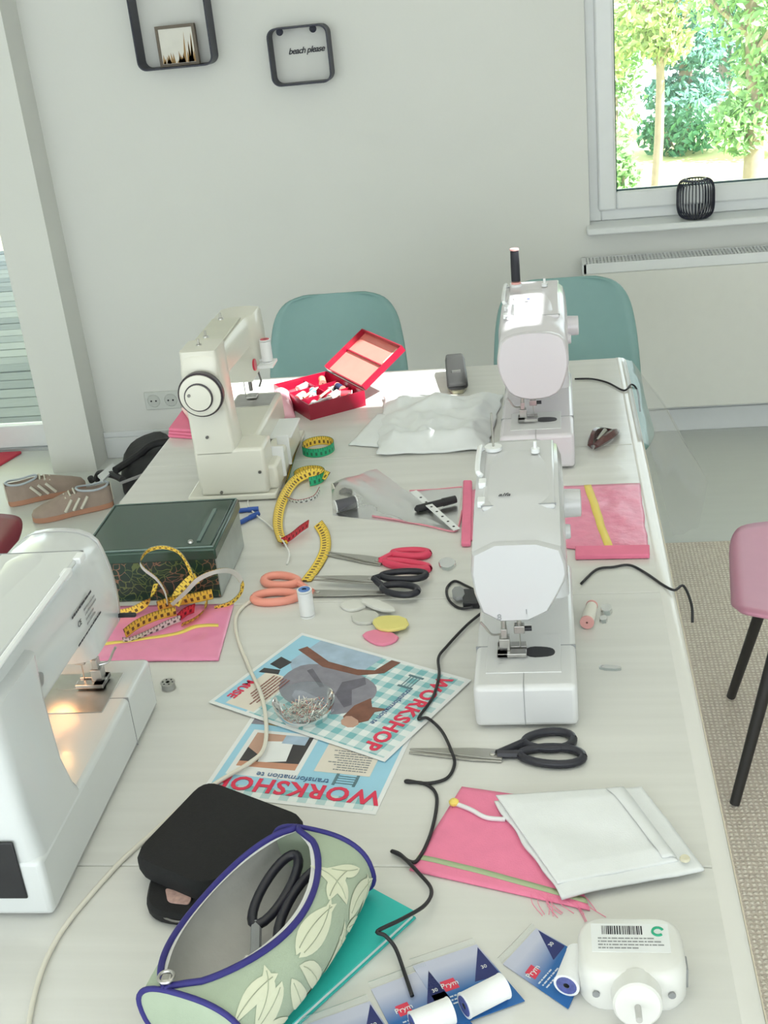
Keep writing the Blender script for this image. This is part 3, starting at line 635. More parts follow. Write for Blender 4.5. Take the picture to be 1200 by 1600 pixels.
bulb = MB().lathe([(0.0005,0),(0.006,0.003),(0.008,0.010),(0.006,0.018),(0.004,0.022)],(0.02,0.118,0.172),(0,-0.25,-1),14).build('lamp_bulb', mat('warm_lamp', (1,0.8,0.5), 0.4, emit=(1.0,0.55,0.22), estr=12.0), mD)
ld_ = bpy.data.lights.new('machine_lamp', 'POINT'); ld_.energy = 0.11; ld_.color = (1.0,0.42,0.15); ld_.shadow_soft_size = 0.02
lo_ = bpy.data.objects.new('machine_lamp', ld_); COL.objects.link(lo_); lo_.parent = mD; lo_.location = (0.025,0.088,0.121)

# vintage machine A: handwheel end towards the camera
mA = thing('sewing_machine.003', 'cream vintage sewing machine with large black-rimmed handwheel', 'sewing machine', (-0.624,2.38,TZ), PI+0.015, 'sewing machines on the table')
LA = 0.335
MB().box((-0.085,-0.005,0.003),(0.088,LA,0.015)).build('bed_plate', CREAM, mA, bevel=0.003)
MB().box((-0.072,LA-0.075,0.015),(0.062,LA-0.002,0.108)).build('base', CREAM, mA, bevel=0.006)
MB().box((-0.048,0.0,0.045),(0.05,LA-0.07,0.108)).build('free_arm', CREAM, mA, bevel=0.008)
MB().box((-0.088,0.06,0.015),(-0.050,LA-0.02,0.064)).build('accessory_case', CREAM, mA, bevel=0.006)
for yy in (0.075,0.135): MB().box((-0.094,LA-yy,0.020),(-0.070,LA-yy+0.005,0.082)).build('case_rib', TRIMW, mA, bevel=0.001)
MB().box((-0.092,0.06,0.062),(-0.046,0.17,0.067)).build('case_lid', TRIMW, mA, bevel=0.002)
rg = []
for z,x0,x1,yy0 in ((0.10,-0.020,0.062,LA-0.078),(0.16,-0.016,0.062,LA-0.07),(0.22,-0.014,0.062,LA-0.072),(0.30,-0.010,0.058,LA-0.08)):
    r_ = rrect(x1-x0, LA-0.002-yy0, 0.008, 3); rg.append([Vector((p[0]+(x0+x1)/2, p[1]+(LA-0.002+yy0)/2, z)) for p in r_])
MB().loft(rg).build('pillar', CREAM, mA, smooth=50)
def secA(zl, zh, x0=-0.020, x1=0.062):
    return [(p.x, p.y) for p in chaikin([(x0,zl),(x1,zl),(x1,zh-0.02),(x1-0.012,zh),(x0+0.008,zh),(x0,zh-0.012)],1)]
MB().loft([XZ(secA(*a),y) for y,*a in ((0.0,0.165,0.288,-0.026,0.060),(0.006,0.155,0.296,-0.030,0.064),(0.075,0.155,0.296,-0.030,0.064),(0.085,0.20,0.296,-0.022,0.062),(0.10,0.222,0.296,-0.018,0.062),(LA-0.09,0.222,0.295,-0.012,0.06),(LA-0.004,0.22,0.294,-0.010,0.06),(LA,0.222,0.290,-0.006,0.056))]).build('arm_head', CREAM, mA, smooth=45)
MB().box((-0.008,0.10,0.295),(0.05,LA-0.02,0.2985)).build('top_cover', mat('cream_lid', (0.66,0.66,0.56), 0.3), mA, bevel=0.002)
wh = MB().lathe([(0.0005,0.0),(0.028,0.0),(0.030,0.004),(0.040,0.008),(0.042,0.012),(0.042,0.024),(0.039,0.027)],(0.022,LA,0.226),(0,1,0),40).build('handwheel', mat('wheel_black', (0.03,0.02,0.03), 0.35), mA)
MB().lathe([(0.039,0.0),(0.038,0.002),(0.030,0.003),(0.0005,0.003)],(0.022,LA+0.0265,0.226),(0,1,0),40).build('wheel_face', CREAM, mA)
MB().lathe([(0.0265,0.0),(0.0265,0.004),(0.0245,0.0045)],(0.024,LA+0.029,0.224),(0,1,0),32).build('clutch_rim', mat('wheel_black', (0.03,0.02,0.03)), mA)
MB().lathe([(0.0245,0.0),(0.024,0.0065),(0.0005,0.007)],(0.024,LA+0.0285,0.224),(0,1,0),32).build('clutch_knob', CREAM, mA)
for x,y,z in ((0.03,LA+0.0005,0.135),(0.02,LA+0.0005,0.022),(-0.06,LA+0.0005,0.06),(0.04,LA+0.0365,0.23)):
    MB().cyl((x,y-0.004,z),(x,y+0.001,z),0.003,n=10).build('screw', DSTEEL, mA)
MB().box((-0.04,0.02,0.1075),(0.042,0.095,0.1095)).build('needle_plate', STEEL, mA, bevel=0.0006)
MB().cyl((0.008,0.04,0.125),(0.008,0.04,0.17),0.004,n=12).build('presser_bar', DSTEEL, mA)
MB().box((-0.004,0.028,0.111),(0.018,0.052,0.116)).build('presser_foot', STEEL, mA, bevel=0.001)
MB().cyl((0.02,0.045,0.112),(0.02,0.045,0.16),0.0012,n=6).build('needle', STEEL, mA)
MB().tube([(-0.012,0.04,0.17),(-0.016,0.04,0.145),(-0.010,0.038,0.132)],0.0022,6).build('presser_lever', DSTEEL, mA)
for yy in (0.11,0.235,0.29): MB().lathe([(0.006,0),(0.005,0.003),(0.002,0.004),(0.002,0.013),(0.0005,0.0135)],(0.03,yy,0.2985),n=12).build('thread_post', STEEL, mA)
MB().cyl((-0.026,0.075,0.20),(-0.050,0.075,0.20),0.003,n=8).build('spool_holder', TRIMW, mA)
MB().box((-0.060,0.055,0.190),(-0.028,0.105,0.196)).build('spool_shelf', TRIMW, mA, bevel=0.001)
MB().lathe([(0.011,0),(0.012,0.001),(0.012,0.004),(0.0005,0.005)],(-0.026,0.125,0.206),(-1,0,0),18).build('reverse_button', RED, mA)
maw = Matrix.Translation(Vector((-0.624,2.38,TZ))) @ Matrix.Rotation(PI+0.015,4,'Z')
spool('thread_spool.001', 'white thread spool with red top on the cream vintage machine', maw @ Vector((-0.045,0.08,0.196)), (0,0,1), 0.048, 0.0115, THRW, TRIMW, top_m=RED, flange=1.03, cone=1.0)

# ------------------------------------------------------------------ red sewing box with its notions
REDT = mat('red_translucent', (0.34,0.008,0.035), 0.28, var=0.1, coat=0.3, trans=0.0, sss=0.15)
def bquad(P): # bilinear on 4 px corners (a,b,c,d) = (0,0),(1,0),(1,1),(0,1)
    return lambda u,v: P[0]*(1-u)*(1-v)+P[1]*u*(1-v)+P[2]*u*v+P[3]*(1-u)*v
# local frame: x along the front edge, y to the back (towards the hinge)
RB = Vector((-0.546,2.485,TZ)); rbz = 0.604
BW, BD, BH = 0.14, 0.20, 0.036
rbx = thing('sewing_box', 'open translucent red sewing box full of notions', 'box', RB, rbz)
mb = MB(); w = 0.0025
mb.box((0,0,0),(BW,BD,w)); mb.box((0,0,w),(BW,w,BH)); mb.box((0,BD-w,w),(BW,BD,BH)); mb.box((0,w,w),(w,BD-w,BH)); mb.box((BW-w,w,w),(BW,BD-w,BH))
mb.build('tray', REDT, rbx, smooth=0)
for y in (0.07,0.135): MB().box((w,y,w),(BW-w,y+0.002,BH-0.008)).build('divider', REDT, rbx, smooth=0)
MB().box((BW*0.55,0.072,w),(BW*0.55+0.002,BD-w,BH-0.008)).build('divider', REDT, rbx, smooth=0)
# lid hinged on the right side (x=BW), opened past upright
lid = bpy.data.objects.new('lid', None)
la = math.radians(32)
ux = Vector((math.cos(la),0,math.sin(la))); uz = Vector((-math.sin(la),0,math.cos(la)))
lb = MB(); LW = 0.13; LH = 0.014
def lidbox(a, b_):
    x0,y0,z0 = a; x1,y1,z1 = b_
    V = [Vector((BW+0.002,0,BH+0.002)) + ux*x + Vector((0,y,0)) + uz*z for x,y,z in ((x0,y0,z0),(x1,y0,z0),(x1,y1,z0),(x0,y1,z0),(x0,y0,z1),(x1,y0,z1),(x1,y1,z1),(x0,y1,z1))]
    lb.add(V,[(3,2,1,0),(4,5,6,7),(0,1,5,4),(1,2,6,5),(2,3,7,6),(3,0,4,7)])
lidbox((0,0,-0.0025),(LW,BD,0)); lidbox((0,0,0),(LW,w,LH)); lidbox((0,BD-w,0),(LW,BD,LH)); lidbox((LW-w,w,0),(LW,BD-w,LH)); lidbox((0,w,0),(w,BD-w,LH*0.5))
bpy.data.objects.remove(lid)
lb.mi[1] = 1
lo_2 = lb.build('lid', [REDT, mat('lid_salmon', (0.80,0.24,0.20), 0.35, var=0.1, coat=0.2)], rbx, smooth=0)
lb = MB(); lidbox((LW*0.52,w,0.0005),(LW*0.52+0.003,BD-w,0.004)); lb.build('lid_rib', REDT, lo_2, smooth=0)
lb = MB(); lidbox((LW*0.6,0.004,0.0005),(LW*0.95,0.03,0.0012)); lb.build('lid_label', mat('cream_sticker', (0.85,0.75,0.55), 0.6), lo_2, smooth=0)
# notions in the tray
rbw = Matrix.Translation(RB) @ Matrix.Rotation(rbz,4,'Z')
NOT = [('red', (0.70,0.04,0.06)), ('navy', (0.02,0.03,0.09)), ('cream', (0.80,0.76,0.66)), ('pink', (0.85,0.35,0.45)), ('white', (0.85,0.85,0.86)), ('black', (0.03,0.03,0.03)), ('orange', (0.85,0.32,0.18)), ('teal', (0.10,0.25,0.28))]
spots = [(0.030,0.170,0),(0.062,0.175,0.3),(0.11,0.165,1.2),(0.026,0.150,2.5),(0.03,0.115,0.5),(0.055,0.100,1.1),(0.060,0.085,2.0),(0.115,0.11,0.2),(0.120,0.09,1.6),(0.03,0.05,0.8),(0.055,0.035,2.2),(0.085,0.05,0.4),(0.115,0.035,1.0),(0.118,0.055,2.7)]
where = ['at the back left corner','at the back edge','in the back right cell','beside the back spool','in the middle left cell','at the centre','below the centre','in the middle right cell','at the hinge side','in the front left cell','at the front edge','in the front middle','in the front right cell','in the hinge-side front corner']
for i,(x,y,a) in enumerate(spots):
    cn, cc = NOT[(i*3+ (i//8)) % 8]; z = 0.012 + 0.006*(i%3)
    d = Vector((math.cos(a),math.sin(a),0.12)); p = rbw @ Vector((x-d.x*0.014,y-d.y*0.014,z)); 
    dd = (rbw.to_3x3() @ d)
    spool('thread_bobbin' if i == 0 else 'thread_bobbin.%03d' % i, '%s thread bobbin %s of the red sewing box' % (cn, where[i]), p, dd, 0.028, 0.0085, mat('thread_'+cn+'_notion', cc, 0.7, bump=0.15, bscale=900), TRIMW if i%2 else CORAL, group='notions in the red sewing box')
for i,(x0,y0,x1,y1,cn,cc) in enumerate(((0.02,0.075,0.075,0.11,'pale wooden',(0.75,0.58,0.38)),(0.05,0.05,0.105,0.09,'salmon',(0.85,0.40,0.30)),(0.02,0.02,0.07,0.028,'white',(0.86,0.86,0.88)))):
    a = rbw @ Vector((x0,y0,0.0295)); b_ = rbw @ Vector((x1,y1,0.033))
    t = thing('marking_pencil' if i == 0 else 'marking_pencil.%03d' % i, '%s pencil lying across the red sewing box tray' % cn, 'pencil', a, flat=True, group='pencils in the red sewing box')
    MB().cyl(a,b_-(b_-a)*0.15,0.003,n=8).build('barrel', mat('pencil_'+cn.split()[-1], cc, 0.5), t); MB().cyl(b_-(b_-a)*0.15,b_,0.003,0.0005,n=8).build('tip', mat('pencil_tip',(0.8,0.7,0.55),0.6), t)

# ------------------------------------------------------------------ cloth helpers
def cloth(name, label, cat, quad, m, amp=0.006, fr=14, nu=28, nv=28, h=0.002, thick=0.0016, seed=0, ragged=0.0, edge_low=True, group=None, bulge=0.0, parent=None):
    """crumpled cloth laid on the table; quad = 4 px corners (tl,tr,br,bl)"""
    P = [T(*q_) for q_ in quad]; B = bquad(P); sd_ = Vector((seed*3.1, seed*1.7, seed*0.9))
    def fn(u, v):
        q_ = B(u, v); e = min(u,1-u,v,1-v)
        k = min(1, e*7) if edge_low else 1
        n_ = noise.noise(q_*fr+sd_) + 0.5*noise.noise(q_*fr*2.3+sd_)
        rid = 1-abs(noise.noise(q_*fr*0.8+sd_*2))*2
        z = h + max(0,(0.35+n_*0.5+rid*0.35))*amp*(0.15+0.85*k) + bulge*(math.sin(PI*u)*math.sin(PI*v))**0.6
        off = Vector((noise.noise(q_*30+sd_), noise.noise(q_*30-sd_), 0))*ragged*(1 if e < 0.02 else 0.3)
        return Vector((q_.x, q_.y, TZ+z)) + off
    if parent is None:
        c_ = Vector((sum(p.x for p in P)/4, sum(p.y for p in P)/4, TZ))
        o = MB().grid(fn, nu, nv).build(name, m, smooth=180, solid=thick, off=c_)
        tag(o, label, cat, group)
    else: o = MB().grid(fn, nu, nv).build(name, m, parent, smooth=180, solid=thick)
    return o, fn
def strip_on(name, fn, path, w, m, parent, lift=0.0012):
    """ribbon following uv path on a cloth function; parent's offset is subtracted"""
    mb = MB(); pts = spline([(a,b_,0) for a,b_ in path],8); off = parent.location if parent.parent is None else Vector(parent.parent['_flat'])
    rings = []
    for i,p in enumerate(pts):
        t = (pts[min(i+1,len(pts)-1)]-pts[max(0,i-1)]).normalized(); n_ = Vector((-t.y,t.x,0))*w/2
        cl = lambda q_: fn(min(1,max(0,q_.x)),min(1,max(0,q_.y)))+Vector((0,0,lift))
        rings.append([cl(p-n_),cl(p),cl(p+n_)])
    mb.loft(rings, cap=False, closed=False); return mb.build(name, m, parent, smooth=180, solid=0.0004, off=Vector(off))

# big crumpled white cloth at the far end
wc, wcf = cloth('cotton_cloth', 'crumpled sheer white cloth in the middle of the far table half', 'cloth', [(600,624),(786,620),(762,706),(588,714)], mat('sheer_white',(0.84,0.87,0.88),0.85,var=0.03), amp=0.034, fr=15, nu=70, nv=50, seed=3, ragged=0.006)
wc2, _ = cloth('cotton_cloth.001', 'thin sheer white cloth tip lying left of the crumpled cloth', 'cloth', [(590,648),(622,650),(592,700),(546,697)], mat('sheer_white',(0.80,0.84,0.84)), amp=0.008, fr=14, nu=14, nv=14, seed=5, ragged=0.004)

# pink translucent bag in front of the red box
pb, _ = cloth('pink_bag', 'small glossy pink plastic bag between vintage machine and red box', 'bag', [(428,626),(456,622),(462,655),(426,660)], mat('pink_plastic_bag',(0.88,0.45,0.55),0.2,coat=0.5), amp=0.022, fr=20, nu=20, nv=20, seed=8, bulge=0.034)
# pink box behind the vintage machine at the left edge
pk = thing('pink_fabric_stack', 'folded bright pink fabric at the left table edge behind the vintage machine', 'fabric', T(285,684), flat=True)
a = [T(263,684),T(302,687),T(318,655),T(284,655)]
for k in range(3): MB().prism([(p.x+0.002*k,p.y) for p in a], TZ+0.0005+k*0.0075, TZ+0.0075+k*0.0075).build('fold', PINKD, pk, bevel=0.002)
pk2, _ = cloth('pink_bag.001', 'pale pink translucent bag standing beside the handwheel', 'bag', [(286,655),(335,650),(338,672),(300,676)], mat('pink_pale_bag',(0.90,0.52,0.50),0.4), amp=0.008, fr=18, nu=14, nv=14, seed=9, bulge=0.005)
pk2.location.z += 0.024

# ------------------------------------------------------------------ stapler at the far edge
st = thing('stapler', 'dark grey stapler-like hand tool at the far table edge', 'tool', T(716,616), 0.10)
MB().prism(chaikin([(-0.024,0),(0.024,0),(0.021,0.16),(-0.021,0.16)],1),0,0.014).build('foot', mat('khaki_plastic',(0.42,0.40,0.28),0.5), st, bevel=0.002)
rings = []
for y,z0,z1,wd in ((-0.002,0.013,0.024,0.022),(0.002,0.013,0.028,0.024),(0.05,0.014,0.036,0.024),(0.13,0.02,0.048,0.023),(0.158,0.024,0.048,0.021),(0.162,0.028,0.044,0.019)):
    r_ = rrect(wd*2, z1-z0, 0.006, 3); rings.append([Vector((p[0], y, p[1]+(z0+z1)/2)) for p in r_])
MB().loft(rings).build('handle', mat('tool_charcoal',(0.035,0.035,0.035),0.4), st, smooth=50)
MB().box((-0.010,0.05,0.034),(0.010,0.058,0.0395)).build('badge', STEEL, st)
MB().box((-0.016,-0.001,0.010),(0.016,0.15,0.02)).build('rail', DSTEEL, st)

# brown claw clip on the right edge
cc_ = T(943,690); cl = thing('hair_clip', 'dark brown hair claw clip near the right table edge', 'hair clip', cc_, math.atan2(0.133,0.065))
BRN = mat('tortoise_brown',(0.10,0.035,0.035),0.25,var=0.5,scale=60,coat=0.4)
for sy in (-1,1):
    rings = []
    for i in range(9):
        t = i/8; x = -0.05+0.105*t; hh = 0.026*math.sin(PI*min(1,0.18+t*0.75)); y0 = sy*(0.001+0.013*math.sin(PI*t))
        rings.append([Vector((x,y0,0.002)),Vector((x,y0+sy*0.011,0.004+hh*0.4)),Vector((x,y0+sy*0.006,hh)),Vector((x,y0-sy*0.001,hh*0.95)),Vector((x,y0+sy*0.004,0.004+hh*0.4))])
    MB().loft(rings).build('jaw', BRN, cl, smooth=60)
MB().cyl((-0.03,0,0.012),(0.01,0,0.02),0.005,n=10).build('spring', STEEL, cl)

# ------------------------------------------------------------------ pink fabric packs
PINKP = mat('pink_crinkle',(0.84,0.25,0.39),0.35,var=0.12,scale=60,bump=0.4,bscale=60,coat=0.2)
pr = thing('pink_fabric', 'crinkled pink fabric with yellow stripe under the front right machine', 'fabric', T(950,815), flat=True)
o, fn = cloth('fabric_sheet', None, None, [(730,768),(1000,757),(1015,868),(722,846)], PINKP, amp=0.0035, fr=22, nu=50, nv=30, seed=11, ragged=0.003, parent=pr)
# keep it flat under the machine: build low
strip_on('yellow_stripe', fn, [(0.70,0.0),(0.73,0.3),(0.76,0.65),(0.80,1.0)], 0.045, YEL, o)
MB().prism([(p.x,p.y) for p in (T(899,860),T(1015,858),T(1015,874),T(899,876))], TZ+0.001, TZ+0.009).build('rolled_edge', PINKD, pr, bevel=0.002)
MB().prism([(p.x,p.y) for p in (T(724,757),T(738,757),T(736,856),T(721,856))], TZ+0.001, TZ+0.010).build('folded_edge', PINKD, pr, bevel=0.003)
pl_, fn = cloth('pink_fabric.001', 'pink folded fabric with yellow line beneath the coiled tape measure', 'fabric', [(160,950),(366,946),(342,1034),(150,1036)], mat('pink_glossy',(0.90,0.30,0.50),0.3,var=0.1,scale=30,coat=0.3), amp=0.006, fr=13, nu=36, nv=22, seed=13)
strip_on('yellow_line', fn, [(0.05,0.72),(0.4,0.66),(0.62,0.56),(0.75,0.45),(0.93,0.42)], 0.05, YEL, pl_)
pf_ = thing('pink_fabric.002', 'flat pink felt with green ribbon partly under white cloth in front', 'fabric', T(780,1330), flat=True)
o, fn = cloth('felt_sheet', None, None, [(722,1232),(858,1252),(922,1425),(640,1362)], PINKF, amp=0.002, fr=10, nu=24, nv=24, seed=15, parent=pf_)
strip_on('green_ribbon', fn, [(0.0,0.86),(0.35,0.87),(0.7,0.90),(1.0,0.93)], 0.05, mat('green_ribbon',(0.42,0.50,0.30),0.7), o)
cl_ = lambda p, dz: p+Vector((0,0,dz))
MB().tube(spline([cl_(T(712,1262),0.006),cl_(T(735,1272),0.007),cl_(T(760,1285),0.007),cl_(T(790,1288),0.007)],6),0.0026,6).build('white_cord', CLOTHW, pf_)
MB().lathe([(0.0005,0.0),(0.0055,0.001),(0.006,0.004),(0.003,0.007),(0.0005,0.0075)],cl_(T(710,1262),0.005),n=12).build('cord_end', YEL, pf_)
# white front cloth: folded, three layers with a turned hem
wf = thing('cotton_cloth.002', 'folded white cotton cloth on the pink felt at the right front', 'cloth', T(930,1330), flat=True)
o, fn1 = cloth('lower_layer', None, None, [(772,1262),(1003,1240),(1098,1368),(880,1414)], CLOTHW, amp=0.007, fr=12, nu=40, nv=40, seed=17, ragged=0.003, h=0.008, parent=wf, thick=0.003)
o2, fn2 = cloth('upper_layer', None, None, [(776,1258),(975,1246),(1060,1362),(872,1396)], CLOTHW, amp=0.010, fr=13, nu=50, nv=50, seed=18, h=0.0125, parent=wf, thick=0.002)
strip_on('hem', fn2, [(0.92,0.02),(0.95,0.5),(0.95,0.97)], 0.14, CLOTHW, o2, 0.003)
MB().lathe([(0.0005,0.003),(0.0045,0.003),(0.0055,0.0015),(0.0055,0),(0.0045,0)],cl_(T(1070,1362),0.0165),n=16).build('button', mat('button_cream',(0.72,0.68,0.52),0.4), wf)
for k in range(14):
    a = cl_(T(830+k*6, 1400+random.uniform(-8,8)),0.003); b_ = cl_(T(845+k*7+random.uniform(-12,12), 1428+random.uniform(-6,14)),0.001)
    MB().tube(spline([a,(a+b_)/2+Vector((random.uniform(-.008,.008),0,0.001)),b_],4),0.0004,4).build('loose_thread', PINKF, pf_)

# ------------------------------------------------------------------ tape measures
def tape_col(base, ink):
    def b_(nt, u, v):
        cm = mth(nt, 'FRACT', mth(nt, 'MULTIPLY', u, 100.0))       # u in metres
        mm = mth(nt, 'FRACT', mth(nt, 'MULTIPLY', u, 200.0))
        tick = mth(nt, 'MULTIPLY', mth(nt, 'LESS_THAN', cm, 0.12), mth(nt, 'GREATER_THAN', v, 0.62))
        tick2 = mth(nt, 'MULTIPLY', mth(nt, 'LESS_THAN', mm, 0.2), mth(nt, 'GREATER_THAN', v, 0.80))
        num = mth(nt, 'MULTIPLY', mth(nt, 'LESS_THAN', mth(nt, 'ABSOLUTE', mth(nt, 'SUBTRACT', cm, 0.5)), 0.22), mth(nt, 'LESS_THAN', mth(nt, 'ABSOLUTE', mth(nt, 'SUBTRACT', v, 0.38)), 0.18))
        edge = mth(nt, 'GREATER_THAN', mth(nt, 'ABSOLUTE', mth(nt, 'SUBTRACT', v, 0.5)), 0.46)
        k = mth(nt, 'MAXIMUM', mth(nt, 'MAXIMUM', tick, tick2), mth(nt, 'MAXIMUM', num, mth(nt, 'MULTIPLY', edge, 0.5)))
        return mixc(nt, k, base, ink)
    return b_
TY = uvmat('tape_yellow_print', tape_col((0.92,0.66,0.09),(0.16,0.09,0.03)))
TG = uvmat('tape_green_print', tape_col((0.02,0.42,0.20),(0.02,0.15,0.08)))
TR = uvmat('tape_red_print', tape_col((0.72,0.04,0.07),(0.20,0.01,0.02)))
TW = uvmat('tape_white_print', tape_col((0.82,0.82,0.80),(0.12,0.12,0.12)))
def ribbon(mb, pts, ups, w, k=6, mi=(0,1), th=0.0006):
    """flat band: pts = centre line, ups = direction of the band's width at each point; front material mi[0], back mi[1]"""
    P = spline(pts,k); U = spline(ups,k); s_ = 0.0; rows = []
    for i,p in enumerate(P):
        if i: s_ += (p-P[i-1]).length
        t = (P[min(i+1,len(P)-1)]-P[max(0,i-1)]).normalized(); u = U[i]; u = (u-t*u.dot(t)).normalized(); n_ = t.cross(u)
        rows.append((p-u*w/2+n_*th, p+u*w/2+n_*th, p-u*w/2-n_*th, p+u*w/2-n_*th, s_))
    for side in (0,1):
        b = len(mb.v); vs = []
        for r_ in rows: vs += [r_[2*side], r_[2*side+1]]
        fs = [(2*i,2*i+1,2*i+3,2*i+2) if side else (2*i,2*i+2,2*i+3,2*i+1) for i in range(len(rows)-1)]
        mb.add(vs, fs, mi[side])
        for i,r_ in enumerate(rows): mb.uv[b+2*i] = (r_[4],0.0); mb.uv[b+2*i+1] = (r_[4],1.0)
UP = Vector((0,0,1))
def flatn(a, b_): d = (b_-a); return Vector((-d.y,d.x,0)).normalized()
TWD = 0.019
t1 = thing('tape_measure', 'yellow tape measure with green and red reverse curling beside vintage machine', 'tape measure', T(470,790), flat=True)
def lift(px, py, dz): return T(px, py, dz)
# upper standing coil
c = T(498,706); pts = [c+Vector((0.033*math.cos(a),0.033*math.sin(a)*1.1,TWD/2+0.002)) for a in [PI*0.95-2*PI*i/12*0.98 for i in range(13)]]
mb = MB(); ribbon(mb, pts, [UP]*13, TWD, mi=(1,0)); mb.build('coil', [TG,TY], t1, smooth=180)
# tail from the coil down to the second coil, leaning
p1 = [T(470,690,0.012),T(460,712,0.011),T(452,738,0.010),T(448,752,0.009)]
mb = MB(); ribbon(mb, p1, [Vector((0.5,0.3,0.8))]*4, TWD, mi=(1,0)); mb.build('tail', [TG,TY], t1, smooth=180)
# second coil, lower and open
c = T(484,752); pts = [c+Vector((0.030*math.cos(a),0.030*math.sin(a),TWD/2+0.002)) for a in [PI*1.0-2*PI*i/12*0.72 for i in range(13)]]
mb = MB(); ribbon(mb, pts, [UP+Vector((0.1,0.1,0))]*13, TWD, mi=(0,1)); mb.build('coil', [TY,TG], t1, smooth=180)
p2 = [T(512,744,0.014),T(490,738,0.016),T(460,752,0.012),T(440,785,0.011),T(434,820,0.010),T(442,848,0.009)]
mb = MB(); ribbon(mb, p2, [Vector((0.3,0.8,0.6)),Vector((0.2,0.8,0.6)),Vector((-0.6,0.5,0.7)),Vector((-0.9,0.1,0.6)),Vector((-0.9,-0.1,0.5)),Vector((-0.8,-0.4,0.4))], TWD, mi=(0,1)); mb.build('long_loop', [TY,TY], t1, smooth=180)
p3 = [T(440,846,0.006),T(455,838,0.009),T(470,826,0.011),T(482,818,0.012)]
mb = MB(); ribbon(mb, p3, [Vector((0.1,-0.4,0.9))]*4, TWD*0.9, mi=(0,1)); mb.build('red_end', [TR,TR], t1, smooth=180)
p4 = [T(446,778,0.007),T(465,784,0.009),T(490,778,0.010),T(500,764,0.011)]
mb = MB(); ribbon(mb, p4, [Vector((0.0,-0.5,0.9))]*4, TWD*0.6, mi=(0,1)); mb.build('white_end', [TW,TR], t1, smooth=180)
p5 = [T(497,818,0.008),T(507,835,0.004),T(508,858,0.0025),T(497,882,0.002),T(478,908,0.002)]
mb = MB(); ribbon(mb, p5, [Vector((1,0.1,0.5)),Vector((1,0,0.2)),Vector((1,-0.1,0)),Vector((1,-0.5,0)),Vector((1,-0.6,0))], TWD, mi=(1,0)); mb.build('loose_end', [TY,TY], t1, smooth=180)

t2 = thing('tape_measure.001', 'tangled yellow tape measure on pink fabric before the green tin', 'tape measure', T(260,970), flat=True)
S0 = Vector((0.2,-0.5,0.85)); DZ = 0.006
def rib2(name, pts, up, mats, w=0.021):
    mb = MB(); ribbon(mb, pts, [Vector(up)]*len(pts), w, mi=(0,1)); mb.build(name, mats, t2, smooth=180)
rib2('folded_strip', [T(246,948,0.022),T(270,940,0.024),T(300,935,0.026),T(332,928,0.027)], (0.05,-0.4,0.9), [TY,TY], 0.024)
rib2('folded_strip', [T(195,990,0.014),T(215,975,0.02),T(245,962,0.022),T(275,955,0.022)], (0.05,-0.4,0.9), [TY,TY])
rib2('folded_strip', [T(192,1000,0.010),T(206,1000,0.008),T(235,988,0.010),T(262,974,0.014),T(282,966,0.016)], (0.1,-0.5,0.9), [TW,TW], 0.016)
rib2('red_strip', [T(278,966,0.014),T(290,956,0.018),T(304,950,0.018)], (0.1,-0.5,0.9), [TR,TR])
rib2('folded_strip', [T(284,976,0.011),T(305,966,0.012),T(320,952,0.014),T(322,940,0.016)], (0.5,-0.5,0.7), [TY,TY], 0.013)
TBK = mat('tape_back_grey',(0.62,0.62,0.58),0.6)
rib2('thin_loop', [T(268,945,0.03),T(290,925,0.045),T(310,905,0.064),T(338,893,0.076),T(362,893,0.06),T(377,908,0.034),T(376,926,0.014),T(360,942,0.008),T(335,950,0.008)], (0.0,-0.25,1), [TBK,TY], 0.008)
rib2('thin_loop', [T(302,905,0.056),T(292,880,0.086),T(278,862,0.104),T(255,855,0.110),T(232,860,0.106),T(220,875,0.096),T(224,888,0.084),T(245,905,0.064),T(258,925,0.045),T(262,945,0.024)], (0.3,-0.3,0.9), [TBK,TY], 0.007)
rib2('back_strip', [T(272,945,0.022),T(282,925,0.036),T(298,908,0.046),T(308,903,0.052)], (-0.7,0.3,0.6), [TY,TY], 0.018)
rib2('back_strip', [T(244,912,0.044),T(238,930,0.032),T(226,944,0.022),T(205,955,0.014),T(178,960,0.012)], (0.6,0.3,0.7), [TY,TY], 0.013)
mb = MB(); mb.box((-0.008,-0.006,0),(0.008,0.006,0.004)); tag(None or mb.build('tape_clip', STEEL, t2, bevel=0.001), None); bpy.data.objects['tape_clip'].location = T(190,1004,0.0045) - Vector(t2['_flat'])

# ------------------------------------------------------------------ green tin
m_g, nt_g, p_g = _nt('tin_scroll_print'); N = nt_g.nodes; L = nt_g.links
tc = N.new('ShaderNodeTexCoord'); vo = N.new('ShaderNodeTexVoronoi'); vo.feature = 'DISTANCE_TO_EDGE'; vo.inputs['Scale'].default_value = 75
nz = N.new('ShaderNodeTexNoise'); nz.inputs['Scale'].default_value = 25; L.new(tc.outputs['Object'], nz.inputs['Vector'])
ad_ = N.new('ShaderNodeVectorMath'); ad_.operation = 'MULTIPLY_ADD'; L.new(nz.outputs['Color'], ad_.inputs[0]); ad_.inputs[1].default_value = (0.05,)*3; L.new(tc.outputs['Object'], ad_.inputs[2]); L.new(ad_.outputs[0], vo.inputs['Vector'])
ln_ = mth(nt_g, 'LESS_THAN', vo.outputs['Distance'], 0.05)
n5 = N.new('ShaderNodeTexNoise'); n5.inputs['Scale'].default_value = 18; L.new(tc.outputs['Object'], n5.inputs['Vector'])
gold = mixc(nt_g, mth(nt_g,'GREATER_THAN',n5.outputs['Fac'],0.52), (0.11,0.15,0.05), (0.24,0.13,0.08))
L.new(mixc(nt_g, ln_, (0.012,0.035,0.025), gold), p_g.inputs['Base Color']); p_g.inputs['Roughness'].default_value = 0.28
